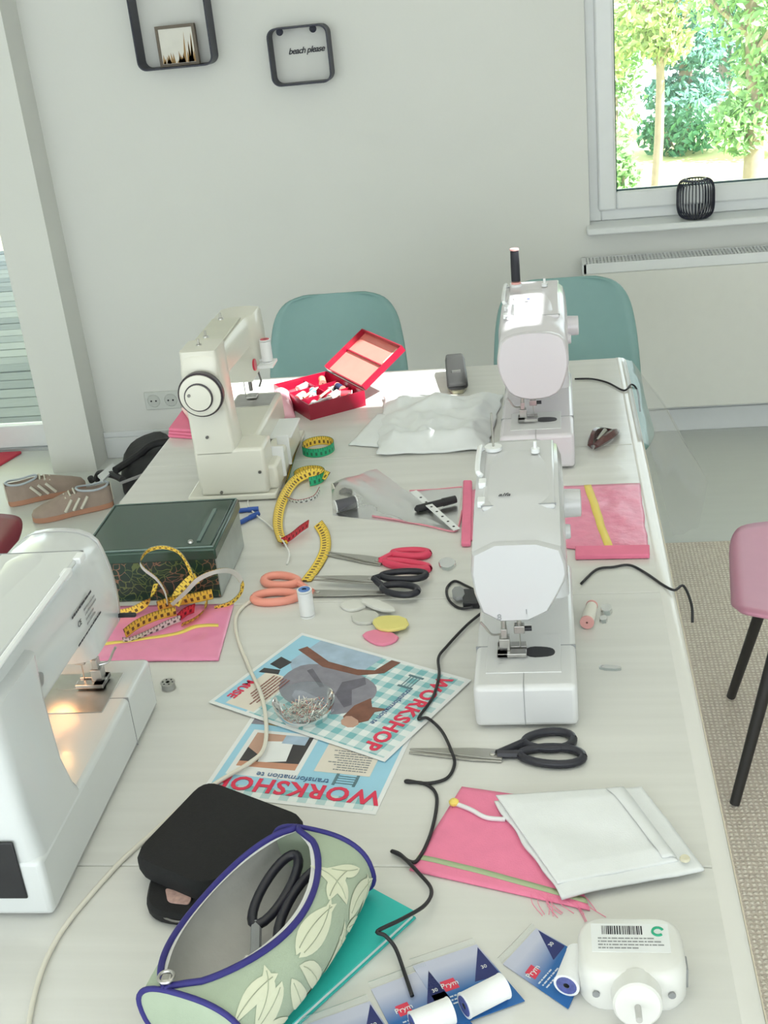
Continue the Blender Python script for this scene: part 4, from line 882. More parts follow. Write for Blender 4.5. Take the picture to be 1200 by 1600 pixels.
tn = thing('storage_tin', 'dark green metal tin with scrollwork front beside the blue pens', 'tin', (-0.66,1.755,TZ), 0.03)
GREEN = mat('tin_green',(0.035,0.075,0.055),0.25,0.3,var=0.3,scale=14,coat=0.3)
mb = MB().box((-0.110,-0.096,0.0),(0.110,0.094,0.088)); mb.mi = [1,1,0,2,1,1]
mb.build('body', [m_g, GREEN, mat('tin_bare_side',(0.42,0.46,0.45),0.3,0.7,var=0.15,scale=40)], tn, bevel=0.004)
MB().box((-0.1125,-0.0985,0.070),(0.1125,0.0965,0.0905)).build('lid_rim', GREEN, tn, bevel=0.003)
lid_ = MB().box((-0.104,-0.090,0.0905),(0.104,0.088,0.0925)).build('lid_panel', GREEN, tn, bevel=0.0015)
MB().tube([(-0.108,-0.094,0.0915),(0.108,-0.094,0.0915),(0.108,0.092,0.0915),(-0.108,0.092,0.0915),(-0.108,-0.094,0.0915)],0.0022,6).build('lid_bead', mat('tin_edge',(0.20,0.27,0.26),0.25,0.8), tn)
MB().box((0.078,-0.075,0.0925),(0.084,0.05,0.0945)).build('lid_strip', mat('tin_edge',(0.20,0.27,0.26)), tn)
MB().lathe([(0.0005,0.004),(0.004,0.003),(0.005,0)],(0.068,-0.075,0.0925),n=10).build('rivet', STEEL, tn)

# ------------------------------------------------------------------ small hard things
def pen(name, label, a, b_, r, m, capm, group=None):
    a = Vector(a); b_ = Vector(b_); t = thing(name, label, 'pen', a, flat=True, group=group); d = b_-a
    MB().cyl(a+d*0.06,b_-d*0.3,r,n=12).build('barrel', m, t); MB().cyl(b_-d*0.32,b_,r*1.15,r*1.05,n=12).build('cap', capm, t)
    MB().cyl(a,a+d*0.06,r*0.35,r,n=12).build('tip', capm, t); return t
BLUE = mat('pen_blue',(0.03,0.10,0.42),0.35)
pen('blue_pen','blue pen nearer the green tin, pointing at tape',T(362,823,0.005),T(404,802,0.005),0.0045,BLUE,BLUE,'blue pens')
pen('blue_pen.001','blue pen lying against the vintage machine base',T(352,800,0.005),T(404,795,0.005),0.0045,BLUE,BLUE,'blue pens')

def scissors(name, label, tip, pivot, r1c, r2c, handle_m, blade_m, r1=(0.036,0.018), r2=(0.040,0.016), group='scissors on the table', z=0.004, open_=0.007, solid2=False):
    """tip, pivot, loop centres: table points"""
    tip, pivot, r1c, r2c = [Vector(q_) for q_ in (tip,pivot,r1c,r2c)]
    t = thing(name, label, 'scissors', (pivot.x,pivot.y,TZ), flat=True, group=group)
    d = (tip-pivot); d.z = 0; n_ = Vector((-d.y,d.x,0)).normalized()
    for k,sgn in ((0,1),(1,-1)):
        zz = TZ+0.0015+k*0.0022; e = tip + n_*sgn*open_*0.5
        poly = [pivot+n_*0.011*sgn-d*0.12, pivot-n_*0.009*sgn-d*0.12, pivot-n_*0.008*sgn+d*0.12, e-n_*sgn*0.001, e+n_*sgn*0.001, pivot+n_*sgn*0.011+d*0.25]
        MB().prism([(p.x,p.y) for p in poly], zz, zz+0.002).build('blade', blade_m, t, smooth=0, bevel=0.0004)
    MB().lathe([(0.0042,0),(0.0042,0.0012),(0.003,0.002),(0.0005,0.0021)],(pivot.x,pivot.y,TZ+0.0056),n=14).build('pivot_screw', STEEL, t)
    for k,(cc2,(ra,rb_)) in enumerate(((r1c,r1),(r2c,r2))):
        ax = (cc2-pivot); ax.z = 0; ax = (ax*0.4 - d.normalized()*0.6*ax.length).normalized(); bx = Vector((-ax.y,ax.x,0))
        ring = [Vector((cc2.x,cc2.y,TZ+0.006))+ax*ra*math.cos(a)+bx*rb_*math.sin(a)*(1+0.15*math.cos(a)) for a in [2*PI*i/24 for i in range(25)]]
        MB().tube(ring,0.0055 if handle_m is BLKH else 0.0068,8,cap=False).build('finger_loop', handle_m, t, smooth=180)
        s_ = pivot - d*0.06 + Vector((0,0,0.006)); e = Vector((cc2.x,cc2.y,TZ+0.006)) - ax*ra*0.95*(1 if ax.dot(cc2-pivot)>0 else -1)
        MB().tube(spline([Vector((s_.x,s_.y,TZ+0.006)), (Vector((s_.x,s_.y,TZ+0.006))+e)/2, e],4),[0.0055]*8+[0.0058],8).build('shank', handle_m, t)
    return t
GREYB = mat('blade_grey',(0.46,0.45,0.42),0.35,0.75,var=0.1)
REDH = mat('scissor_red',(0.80,0.06,0.14),0.4); CORH = mat('scissor_coral',(0.93,0.36,0.28),0.4); BLKH = mat('scissor_black',(0.02,0.02,0.03),0.35)
scissors('scissors','scissors with bright red handles beside the tape measure end', T(512,868), T(590,880), T(642,870), T(636,888), REDH, GREYB, (0.030,0.011),(0.040,0.009))
scissors('scissors.001','scissors with coral pink handles beside the white thread spool', T(640,930), T(497,930), T(440,912), T(432,938), CORH, GREYB, (0.030,0.017),(0.036,0.017), z=0.006)
scissors('scissors.002','black-handled scissors whose blades cross the coral scissors', T(492,914), T(580,917), T(632,912), T(626,934), BLKH, GREYB, (0.036,0.014),(0.030,0.016))
bpy.data.objects['scissors.002'].location.z += 0.009
scissors('scissors.003','large black-handled scissors in front of the front right machine', T(640,1177), T(770,1184), T(858,1163), T(862,1187), BLKH, GREYB, (0.030,0.018),(0.038,0.017), open_=0.004)

spool('thread_spool.002','white thread spool with blue top standing beside coral scissors',T(481,962),(0,0,1),0.046,0.0115,THRW,TRIMW,top_m=mat('label_blue',(0.12,0.25,0.60),0.5),flange=1.02,cone=1.0)
a = T(917,973,0.011); b_ = T(928,935,0.009); spool('thread_spool.003','cream thread spool lying at the right of the front machine',a,b_-a,0.055,0.0095,mat('thread_cream',(0.82,0.79,0.72),0.7,bump=0.15,bscale=900),PINC,cone=0.85)
bb_ = thing('metal_bobbin','small metal bobbin on the table beside the lit machine','bobbin',T(264,1076))
for z in (0.0,0.010): MB().lathe([(0.003,0),(0.0105,0),(0.0105,0.0012),(0.003,0.0012)],(0,0,z),n=24).build('flange', STEEL, bb_)
MB().lathe([(0.003,0.0012),(0.0095,0.0012),(0.0095,0.010),(0.003,0.010)],n=20).build('thread', mat('thread_grey',(0.35,0.35,0.33),0.7), bb_)
for k in range(6): MB().cyl((0.007*math.cos(k*1.047),0.007*math.sin(k*1.047),0.0111),(0.007*math.cos(k*1.047),0.007*math.sin(k*1.047),0.0115),0.0014,n=8).build('flange_hole', BLACK, bb_)

# tailor's chalk pieces
def slab(name, label, cat, px, z0, h, m, group=None, rough=1):
    P = chaikin([(p.x,p.y) for p in (T(*q_, z0) for q_ in px)], rough); c_ = Vector((sum(p[0] for p in P)/len(P), sum(p[1] for p in P)/len(P), TZ+z0))
    o = MB().prism([(p[0],p[1]) for p in P], TZ+z0, TZ+z0+h, shrink=0.06).build(name, m, off=c_); return tag(o,label,cat,group)
CHW = mat('chalk_white',(0.74,0.74,0.70),0.9)
slab('tailors_chalk','white tailor chalk lying left of the other chalk pieces','chalk',[(530,946),(560,938),(578,948),(552,958),(536,954)],0.0005,0.005,CHW,'tailor chalk pieces')
slab('tailors_chalk.001','white tailor chalk under the black scissor handle','chalk',[(558,940),(585,938),(616,952),(618,958),(590,956)],0.006,0.005,CHW,'tailor chalk pieces')
slab('tailors_chalk.002','grey-white tailor chalk left of the yellow chalk','chalk',[(548,962),(584,956),(596,966),(580,978),(552,976)],0.0005,0.005,mat('chalk_grey',(0.62,0.62,0.58),0.9),'tailor chalk pieces')
slab('tailors_chalk.003','yellow tailor chalk above the pink one','chalk',[(580,973),(596,965),(634,966),(641,982),(612,989),(590,986)],0.006,0.005,mat('chalk_yellow',(0.80,0.72,0.25),0.9),'tailor chalk pieces')
slab('tailors_chalk.004','pink tailor chalk beside the flyer corner','chalk',[(565,993),(590,986),(625,996),(618,1006),(594,1012),(572,1002)],0.0005,0.005,mat('chalk_pink',(0.88,0.28,0.42),0.9),'tailor chalk pieces')

# ------------------------------------------------------------------ flyers
m_k, nt_k, p_k = _nt('gingham_print')
uvn = nt_k.nodes.new('ShaderNodeTexCoord'); sp_ = nt_k.nodes.new('ShaderNodeSeparateXYZ'); nt_k.links.new(uvn.outputs['Object'], sp_.inputs[0])
gx = mth(nt_k,'LESS_THAN',mth(nt_k,'FRACT',mth(nt_k,'MULTIPLY',sp_.outputs[0],42.0)),0.5); gy = mth(nt_k,'LESS_THAN',mth(nt_k,'FRACT',mth(nt_k,'MULTIPLY',sp_.outputs[1],42.0)),0.5)
nt_k.links.new(mixc(nt_k, mth(nt_k,'MULTIPLY',mth(nt_k,'ADD',gx,gy),0.5), (0.82,0.88,0.88), (0.22,0.52,0.56)), p_k.inputs['Base Color']); p_k.inputs['Roughness'].default_value = 0.4
PAPER = mat('flyer_paper',(0.84,0.86,0.87),0.35); SKYB = mat('flyer_blue',(0.36,0.66,0.84),0.4); INKR = mat('flyer_red',(0.78,0.04,0.10),0.5)
CREAMP = mat('flyer_cream',(0.80,0.74,0.66),0.5); PGREY = mat('photo_grey_cloth',(0.27,0.26,0.31),0.5,var=0.35,scale=50); PDEN = mat('photo_denim',(0.40,0.52,0.66),0.5,var=0.3,scale=40); PBRN = mat('photo_brown',(0.22,0.09,0.06),0.5,var=0.4,scale=60); PSKIN = mat('photo_skin',(0.55,0.34,0.26),0.5,var=0.2); PDRK = mat('photo_dark',(0.05,0.045,0.05),0.5)
def flyer(name, label, origin, rz, w, h, z, parts):
    """local x = reading direction, y = up the page, origin at the page centre"""
    t = thing(name, label, 'flyer', (origin[0],origin[1],TZ+z), rz, 'workshop flyers')
    MB().box((-w/2,-h/2,0),(w/2,h/2,0.0004)).build('sheet', PAPER, t, smooth=0)
    for i,(n_, m_2, poly) in enumerate(parts):
        MB().prism(poly, 0.0004, 0.00045+i*0.00004).build(n_, m_2, t, smooth=0)
    return t
def rect(x0,y0,x1,y1): return [(x0,y0),(x1,y0),(x1,y1),(x0,y1)]
# lower flyer: top edge towards the camera
P2 = [T(587,1274),T(311,1242),T(331,1080)]
ux2 = (P2[1]-P2[0]); a2 = math.atan2(ux2.y,ux2.x); w2_ = ux2.length; h2_ = 0.245
upv = Vector((-math.sin(a2),math.cos(a2),0)); c2 = (P2[0]+P2[1])/2 - upv*h2_/2
W_, H_ = w2_/2, h2_/2; MG = 0.006
f2 = flyer('workshop_flyer','blue workshop flyer half covered by the black case', c2, a2, w2_, h2_, 0.0006, [
    ('gingham_band', m_k, rect(-W_+MG,H_-0.030,W_-MG,H_-MG)), ('blue_ground', SKYB, rect(-W_+MG,-H_+MG,W_-MG,H_-0.026)),
    ('photo_border', PAPER, rect(0.005,-0.018,0.098,0.078)), ('photo_table', PDRK, rect(0.012,-0.012,0.091,0.056)), ('photo_cloth', PSKIN, [(0.045,-0.012),(0.091,-0.012),(0.091,0.02),(0.07,0.035),(0.05,0.02)]), ('photo_paper', PAPER, [(0.035,0.0),(0.072,0.005),(0.066,0.05),(0.03,0.042)]), ('photo_skirt', PDEN, rect(0.018,-0.012,0.05,0.006)), ('photo_base', mat('photo_tan',(0.60,0.30,0.20),0.5), [(0.012,0.045),(0.091,0.05),(0.091,0.06),(0.012,0.058)]),
    ('text_panel', CREAMP, rect(-0.085,-0.005,-0.012,0.055)), ('grey_photo', PGREY, rect(0.055,-H_+MG,W_-MG,-0.03)), ('watch_print', mat('photo_leopard',(0.45,0.33,0.15),0.5,var=0.8,scale=120), chaikin([(0.055,-0.06),(0.095,-0.066),(0.098,-0.035),(0.07,-0.028),(0.055,-0.036)],2))])
def up_mtx(x, y, z=0.0011): return Matrix.Translation((x,y,z))
text_part('title_text','WORKSHOP',0.036,INKR,f2,up_mtx(-0.004,H_-0.030),bold=0.0009,spacing=1.08)
text_part('subtitle_text','transformation te',0.0135,mat('ink_blue',(0.08,0.16,0.32),0.6),f2,up_mtx(0.01,H_-0.050))
print_lines(f2, GREYP, (-0.048,0.048,0.0011), (1,0,0), (0,1,0), 9, 0.060, 0.0028, 0.4, 7)
def spool_print(par, x, y, s):
    I = mat('ink_teal',(0.12,0.22,0.26),0.6); mb = MB()
    for x0,y0,x1,y1 in ((-1,-0.75,-0.75,0.75),(0.75,-0.75,1,0.75),(-0.75,-0.5,0.75,-0.42),(-0.75,0.42,0.75,0.5),(-0.75,-0.2,0.75,-0.14),(-0.75,0.12,0.75,0.18)): mb.box((x+x0*s,y+y0*s,0.0009),(x+x1*s,y+y1*s,0.0011))
    tag(mb.build('spool_drawing', I, par, smooth=0), kind='stuff')
spool_print(f2,-0.058,H_-0.056,0.015)
# upper flyer
F1 = [T(472.5,988.7),T(735,1069),T(601,1196),T(329,1098)]
rd1 = (F1[2]-F1[1]); a1 = math.atan2(rd1.y,rd1.x); w1_ = 0.208; h1_ = 0.297; c1 = sum(F1,Vector())/4; W_, H_ = w1_/2, h1_/2
f1 = flyer('workshop_flyer.001','blue checked workshop flyer with photo of person in grey, under glass bowl', c1, a1, w1_, h1_, 0.0028, [
    ('gingham_ground', m_k, rect(-W_+MG,-0.02,W_-MG,H_-MG)), ('gingham_side', m_k, rect(0.03,-0.08,W_-MG,0.0)), ('blue_ground', SKYB, rect(-W_+MG,-H_+MG,W_-MG,-0.085)),
    ('text_panel', CREAMP, rect(0.005,-0.125,W_-MG-0.004,-0.075)), ('photo_denim', PDEN, [(-W_+MG,-H_+MG+0.035),(-0.03,-H_+MG+0.03),(-0.01,-0.09),(-0.03,-0.02),(-0.06,0.0),(-W_+MG,0.005)]),
    ('photo_grey_coat', PGREY, chaikin([(-0.045,-0.085),(0.0,-0.10),(0.045,-0.075),(0.06,-0.02),(0.052,0.03),(0.02,0.055),(-0.03,0.05),(-0.05,0.0)],2)),
    ('photo_coat_dark', mat('photo_grey_dark',(0.15,0.14,0.18),0.5,var=0.4,scale=60), [(-0.044,0.012),(-0.02,-0.01),(0.01,0.0),(0.03,0.03),(0.02,0.036),(-0.01,0.014),(-0.03,0.024)]), ('photo_coat_fold', mat('photo_grey_dark',(0.15,0.14,0.18),0.5), [(-0.03,-0.07),(-0.022,-0.074),(0.005,-0.03),(0.0,-0.026)]), ('photo_coat_light', mat('photo_lavender',(0.42,0.41,0.50),0.5,var=0.2,scale=40), chaikin([(0.02,-0.06),(0.045,-0.05),(0.056,0.0),(0.045,0.03),(0.03,0.0)],1)), ('photo_hair', PBRN, [(-0.005,0.050),(0.02,0.040),(0.048,0.042),(0.062,0.060),(0.040,0.078),(0.020,0.074),(0.006,0.088),(0.012,0.064)]), ('photo_face', PSKIN, chaikin([(0.04,0.045),(0.062,0.045),(0.066,0.068),(0.048,0.072)],1)),
    ('photo_strap', PBRN, [(-0.075,-0.115),(-0.062,-0.122),(-0.04,-0.06),(-0.044,0.0),(-0.065,0.03),(-W_+MG,0.035),(-W_+MG,0.02),(-0.065,0.014),(-0.056,-0.01),(-0.055,-0.06)]), ('photo_shoe', PDRK, [(-0.035,-0.132),(-0.012,-0.134),(-0.008,-0.112),(-0.03,-0.108)]), ('photo_bag', PDRK, [(0.0,-0.135),(0.012,-0.135),(0.004,-0.105),(-0.006,-0.11)])])
text_part('title_text','WORKSHOP',0.031,INKR,f1,up_mtx(0.0,H_-0.034),bold=0.0009,spacing=1.08)
text_part('subtitle_text','transformation te',0.0125,mat('ink_blue',(0.08,0.16,0.32),0.6),f1,up_mtx(0.0,H_-0.062))
text_part('name_text','MUSE',0.019,INKR,f1,up_mtx(0.058,-H_+0.020),bold=0.0005)
print_lines(f1, mat('ink_brown',(0.30,0.12,0.10),0.6), (0.05,-0.080,0.0012), (1,0,0), (0,1,0), 6, 0.080, 0.0032, 0.25, 8)
spool_print(f1,-0.062,H_-0.072,0.016)

# glass bowl of pins, standing on the flyer
bw = thing('glass_bowl','small clear glass bowl of pins standing on the flyer','bowl',T(478,1118,0.0037))
MB().lathe([(0.0005,0.0015),(0.022,0.0015),(0.030,0.005),(0.036,0.014),(0.039,0.026),(0.0405,0.0275),(0.042,0.026),(0.0385,0.012),(0.032,0.001),(0.024,0.0),(0.0005,0.0)],n=40).build('bowl_wall', BOWLG, bw, smooth=60)
rnd = random.Random(12); pins = MB(); heads = MB()
for k in range(110):
    r_ = 0.026*math.sqrt(rnd.random()); a = rnd.uniform(0,2*PI); c = Vector((r_*math.cos(a),r_*math.sin(a),0.004+rnd.random()*0.008)); d = Vector((rnd.gauss(0,1),rnd.gauss(0,1),rnd.gauss(0,0.25))).normalized()*0.012
    p0, p1 = c-d, c+d
    for p in (p0,p1):
        rr = math.hypot(p.x,p.y)
        if rr > 0.030: p.x *= 0.030/rr; p.y *= 0.030/rr
        p.z = min(0.02,max(0.003,p.z))
    pins.cyl(p0,p1,0.0005,n=4); heads.lathe([(0.0002,-0.0012),(0.0012,0),(0.0002,0.0012)],p1,(0,0,1),5)
po = pins.build('pins', mat('pin_bright',(0.85,0.83,0.78),0.2,1.0,var=0.1), None, off=Vector((0,0,0))); po.location = T(478,1118,0.0037); tag(po,'heap of steel pins inside the small glass bowl','pins',kind='stuff')
ho = heads.build('pin_heads', mat('pin_heads_red',(0.75,0.25,0.22),0.3,var=0.8,scale=90), po); tag(ho, kind='stuff')

# ------------------------------------------------------------------ cords
def cord(name, label, px, r, m, dz=0.0, k=6, heights=None, ends=()):
    pts = []
    for i,q_ in enumerate(px):
        h = heights[i] if heights else 0.0
        pts.append(T(q_[0],q_[1],r+0.0008+dz+h) if len(q_) == 2 else Vector(q_))
    b0 = pts[len(pts)//2]; t = thing(name, label, 'cord', (b0.x,b0.y,TZ), flat=True)
    MB().tube(spline(pts,k), r, 8).build('cable', m, t, smooth=180)
    for e in ends:
        p = pts[e]; d = (pts[1]-pts[0]) if e == 0 else (pts[-1]-pts[-2]); d = d.normalized()*(-1 if e == 0 else 1)
        MB().cyl(p-d*0.004,p+d*0.016,r*1.5,r*1.4,n=10).build('plug_end', m, t)
    return t
BCORD = mat('cord_black',(0.015,0.014,0.018),0.45); WCORD = mat('cord_cream',(0.78,0.75,0.66),0.4)
cord('power_cord','black cord zigzagging down the table from the front right machine',[(752,958),(728,978),(698,1010),(685,1028),(686,1055),(676,1090),(654,1122),(668,1122),(690,1142),(706,1175),(710,1195),(698,1216),(668,1224),(638,1220),(636,1222),(662,1224),(680,1238),(682,1262),(672,1305),(654,1342),(640,1346),(624,1334),(612,1330),(630,1340),(655,1365),(674,1390),(664,1414),(628,1436),(590,1455),(602,1462),(618,1482),(632,1520),(644,1556)],0.0021,BCORD,dz=0.0,
     heights=[0.002]*3+[0.003]*3+[0.004]*4+[0.0]*5+[0.0]*3+[0.002]*5+[0.004]*3+[0.012,0.017,0.018,0.016,0.008,0.003,0.003])
cord('power_cord.001','black cord arching over the right table edge behind cream spool',[(908,912),(932,890),(958,886),(984,883),(1010,896),(1036,914),(1054,922),(0.178,1.66,0.748),(0.186,1.625,0.735),(0.186,1.61,0.712)],0.0021,BCORD)
cord('power_cord.002','thin black cord lying over the far right table corner',[(898,592),(925,592),(950,598),(975,610),(0.164,2.60,0.754),(0.176,2.585,0.742),(0.180,2.57,0.70)],0.0021,BCORD)
cord('flat_cord','long cream cord running diagonally to the near left corner',[(396,936),(378,950),(368,968),(372,1000),(390,1045),(408,1085),(416,1130),(412,1170),(390,1192),(340,1222),(290,1256),(240,1300),(190,1345),(140,1400),(100,1450),(72,1500),(55,1550),(45,1600),(40,1650)],0.0028,WCORD,heights=[0]*4+[0.001,0.005,0.0055,0.005,0.004,0.002]+[0]*9)
cord('flat_cord.001','thin white cord curling before the vintage machine base',[(440,766),(415,768),(392,774),(388,790),(402,806),(424,824),(442,845),(452,865),(448,882)],0.0016,mat('cord_white',(0.82,0.82,0.80),0.4),heights=[0.0,0.0,0.0,0.0,0.002,0.004,0.008,0.006,0])
pg = thing('foot_plug','small black plug with cord loop left of front right machine','plug',T(735,940),flat=True)
a = [T(738,948,0.006),T(718,950,0.003),T(702,938,0.003),T(698,920,0.003),T(710,908,0.003),T(728,915,0.003),T(742,922,0.004)]
MB().tube(spline(a,6),0.0021,8).build('cable', BCORD, pg)
P_ = [(p.x,p.y) for p in (T(722,930),T(748,930),T(750,952),T(724,952))]
MB().prism(P_, TZ+0.0005, TZ+0.012).build('plug_body', BLACK, pg, bevel=0.002)
slab('grey_block','small grey plastic block beside the black plug','block',[(706,922),(724,920),(728,938),(708,940)],0.0068,0.006,GREYP,None,1)

# small clear plastic bits
def clearbit(name, label, px, h, z0=0.0005):
    P = chaikin([(p.x,p.y) for p in (T(*q_) for q_ in px)],1); c_ = Vector((sum(p[0] for p in P)/len(P),sum(p[1] for p in P)/len(P),TZ))
    tag(MB().prism([(p[0],p[1]) for p in P],TZ+z0,TZ+z0+h,shrink=0.1).build(name, clear('clear_plastic',(0.90,0.93,0.94),0.12,0.05), off=c_),label,'plastic part')
clearbit('clear_clip','tiny clear plastic clip next to the cream spool',[(938,952),(954,950),(958,962),(940,964)],0.008)
clearbit('clear_clip.001','smallest clear plastic bit below the clip by the spool',[(936,968),(948,966),(950,974),(938,976)],0.006)
clearbit('clear_tube','thin clear plastic tube lying right of the front machine base',[(936,1042),(971,1044),(971,1050),(936,1048)],0.004)
clearbit('clear_disc','round clear plastic lid near the red scissors handles',[(684,880),(700,874),(716,882),(704,894),(688,892)],0.006)

# ------------------------------------------------------------------ clear bags in the middle
bg1 = thing('clear_bag','clear bag holding two dark thread spools in mid table','bag',T(600,790),flat=True)
BAGF = clear('bag_film',(0.99,0.995,0.995),0.045,0.3)
P = [T(520,760,0.0),T(588,735,0.0),T(712,828,0.0),T(520,806,0.0)]; Bq = bquad(P)
def bagf(u,v):
    q_ = Bq(u,v); k = (math.sin(PI*min(1,max(0,u)))*math.sin(PI*v))**0.5
    z = 0.0035+0.016*k*math.exp(-((u-0.2)**2)*9) + 0.004*abs(noise.noise(q_*30)) + 0.003*k
    return Vector((q_.x,q_.y,TZ+z+0.012*math.exp(-((u-0.15)**2+(v-0.4)**2)*12)))
MB().grid(bagf,30,20).build('film_top', BAGF, bg1, smooth=180)
Bq2 = Bq
MB().grid(lambda u,v: Vector((Bq(u,v).x,Bq(u,v).y,TZ+0.0008)),8,8).build('film_bottom', BAGF, bg1, smooth=180)
THRG = mat('thread_charcoal',(0.10,0.10,0.115),0.7,bump=0.2,bscale=900)
a = T(523,792,0.013); b_ = T(566,782,0.013); spool('thread_spool.004','charcoal thread spool nearer the camera in the clear bag',a,b_-a,0.042,0.0115,THRG,TRIMW,cone=1.0)
a = T(520,766,0.013); b_ = T(556,758,0.013); spool('thread_spool.005','dark grey thread spool behind the charcoal one in the bag',a,b_-a,0.036,0.0125,mat('thread_dkgrey',(0.16,0.15,0.15),0.7,bump=0.2,bscale=900),CREAM,cone=1.0)
# zip bag with pink edge, marker and punched strip
zb_ = thing('zip_bag','flat clear zip bag with pink edges left of front right machine','bag',T(660,800),flat=True)
P = [T(640,768),T(722,762),T(712,832),T(585,808)]; Bz = bquad(P)
MB().grid(lambda u,v: Bz(u,v)+Vector((0,0,0.001+0.002*abs(noise.noise(Bz(u,v)*25)))),16,12).build('film', BAGF, zb_, smooth=180)
PKE = mat('pink_piping',(0.80,0.30,0.38),0.5)
MB().tube(spline([p+Vector((0,0,0.0025)) for p in (T(582,808),T(620,814),T(670,824),T(706,832),T(716,826),T(722,800))],5),0.0017,6).build('piping', PKE, zb_)
MB().tube([p+Vector((0,0,0.002)) for p in (T(640,768),T(682,766),T(722,762))],0.0012,6).build('piping', PKE, zb_)
pen('marker_pen','black marker pen lying on the clear zip bag',T(648,796,0.0115),T(712,780,0.0115),0.0068,BLACK,BLACK)
ps = thing('punched_strip','white plastic strip with punched holes across the zip bag','strip',T(680,800),flat=True)
a = T(646,768,0.0205); b_ = T(714,828,0.006); d = (b_-a).normalized(); n_ = Vector((-d.y,d.x,0)).normalized()*0.0065
mb = MB(); mb.loft([[a-n_,a+n_,a+n_+UP*0.0012,a-n_+UP*0.0012],[b_-n_,b_+n_,b_+n_+UP*0.0012,b_-n_+UP*0.0012]]); mb.build('strip_body', CLOTHW, ps, smooth=0)
for k in range(7):
    c = a+(b_-a)*(0.18+k*0.125)+UP*0.0012; MB().cyl(c,c+UP*0.0004,0.0024,n=10).build('hole', BLACK, ps)

# ------------------------------------------------------------------ black zip case
bc = thing('zip_case','black soft zip case beside the leaf-print pouch','case',T(340,1350),flat=True)
def round_poly(P, r_, n=5):
    out = []; m_ = len(P)
    for i in range(m_):
        a, b, c_ = Vector(P[i-1]), Vector(P[i]), Vector(P[(i+1) % m_]); u = (a-b); v = (c_-b); k = min(r_, u.length*0.45, v.length*0.45)
        p0 = b+u.normalized()*k; p2 = b+v.normalized()*k
        out += [p0*(1-t)**2 + b*2*t*(1-t) + p2*t*t for t in [j/n for j in range(n+1)]]
    return out
def px_prism(px, z0, z1, rr_=0.025): return [(p.x,p.y) for p in round_poly([Vector((q_.x,q_.y,0)) for q_ in (T(*p,(z0+z1)/2-TZ) for p in px)], rr_)]
top_px = [(322,1228),(486,1290),(440,1330),(322,1402),(204,1352)]
low_px = [(300,1290),(420,1300),(440,1350),(330,1448),(226,1432),(236,1370)]
MB().prism(px_prism(low_px,TZ+0.001,TZ+0.016), TZ+0.001, TZ+0.016, shrink=0.05).build('lower_shell', BLACKF, bc)
MB().prism(px_prism(top_px,TZ+0.017,TZ+0.042), TZ+0.017, TZ+0.042, shrink=0.04).build('upper_shell', BLACKF, bc)
MB().prism(px_prism([(258,1388),(300,1400),(296,1414),(262,1410)],TZ+0.016,TZ+0.017,0.006), TZ+0.0155, TZ+0.0175).build('lining', mat('lining_pink',(0.55,0.36,0.32),0.8,var=0.6,scale=120), bc)
MB().tube(spline([p for p in (T(240,1424,0.010),T(268,1438,0.010),T(300,1440,0.010),T(340,1428,0.010))],4),0.0015,6).build('zipper', DSTEEL, bc)

# teal notebook under the pouch
nb = thing('notebook','teal notebook lying under the leaf-print pouch','notebook',T(450,1500),flat=True)
TEAL = mat('teal_cover',(0.03,0.50,0.46),0.4,var=0.06)
q4 = [T(588,1398),T(650,1440),T(470,1606),T(300,1680)]
nbx = (T(470,1606)-T(650,1440)); nbx.z = 0; nbx = nbx.normalized(); nby = Vector((nbx.y,-nbx.x,0))
o_ = T(650,1436)
def nbq(x0,x1,y0,y1): return [((o_+nbx*x+nby*y).x,(o_+nbx*x+nby*y).y) for x,y in ((x0,y0),(x1,y0),(x1,y1),(x0,y1))]
MB().prism(nbq(0,0.20,0,0.166)[::-1], TZ+0.0008, TZ+0.0026).build('back_cover', TEAL, nb, smooth=0)
MB().prism(nbq(0.002,0.196,0.002,0.162)[::-1], TZ+0.0026, TZ+0.0085).build('pages', mat('page_edge',(0.80,0.82,0.80),0.7), nb, smooth=0)
MB().prism(nbq(0,0.20,0,0.166)[::-1], TZ+0.0085, TZ+0.0105).build('front_cover', TEAL, nb, smooth=0)

# ------------------------------------------------------------------ leaf-print pouch
NBZ = 0.0112
ax = Vector((0.30,0.954,0)); pr_ = Vector((0.954,-0.30,0))
C1 = Vector((-0.258,0.985,TZ)); LP = 0.238; C0 = C1 - ax*LP
po_ = thing('pencil_pouch','open zip pouch with pale green leaf print and navy piping','pouch',(C0.x*0.4+C1.x*0.6,C0.y*0.4+C1.y*0.6,TZ+NBZ),flat=True)
RXR, RXL = 0.070, 0.070; HZ = 0.078
def pouch(t, phi, off=0.0):
    """t along the axis (0 near end), phi around (0 = right side, pi/2 = top)"""
    e = 0.80+0.20*math.sin(PI*min(1,max(0,t)))
    cx = math.cos(phi); sz = math.sin(phi)
    x = (RXR if cx > 0 else RXL)*e*math.copysign(abs(cx)**0.75, cx) - 0.010*(1-t)
    z = HZ/2*(0.92+0.08*math.sin(PI*t))*(1+math.copysign(abs(sz)**0.8, sz))
    x -= 0.014*(z/HZ)
    q_ = C0 + ax*(LP*t) + pr_*x + Vector((0,0,NBZ+z))
    if off:
        q_ += (pr_*cx + Vector((0,0,sz)))*off
    return q_
PH0 = math.radians(103)
def gap(t): return math.radians(52)*max(0,math.sin(PI*min(1,max(0,(t-0.02)/0.96))))**0.65
NT, NP = 40, 48
def pouch_uv(u, v, off=0.0):
    g = gap(u)+0.01; return pouch(u, PH0+g + (2*PI-2*g)*v, off)
SAGEF = mat('pouch_sage',(0.42,0.50,0.38),0.85,var=0.08,scale=30,bump=0.12,bscale=700)
LINER = mat('pouch_lining',(0.58,0.57,0.55),0.9,var=0.12,scale=25,bump=0.3,bscale=60)
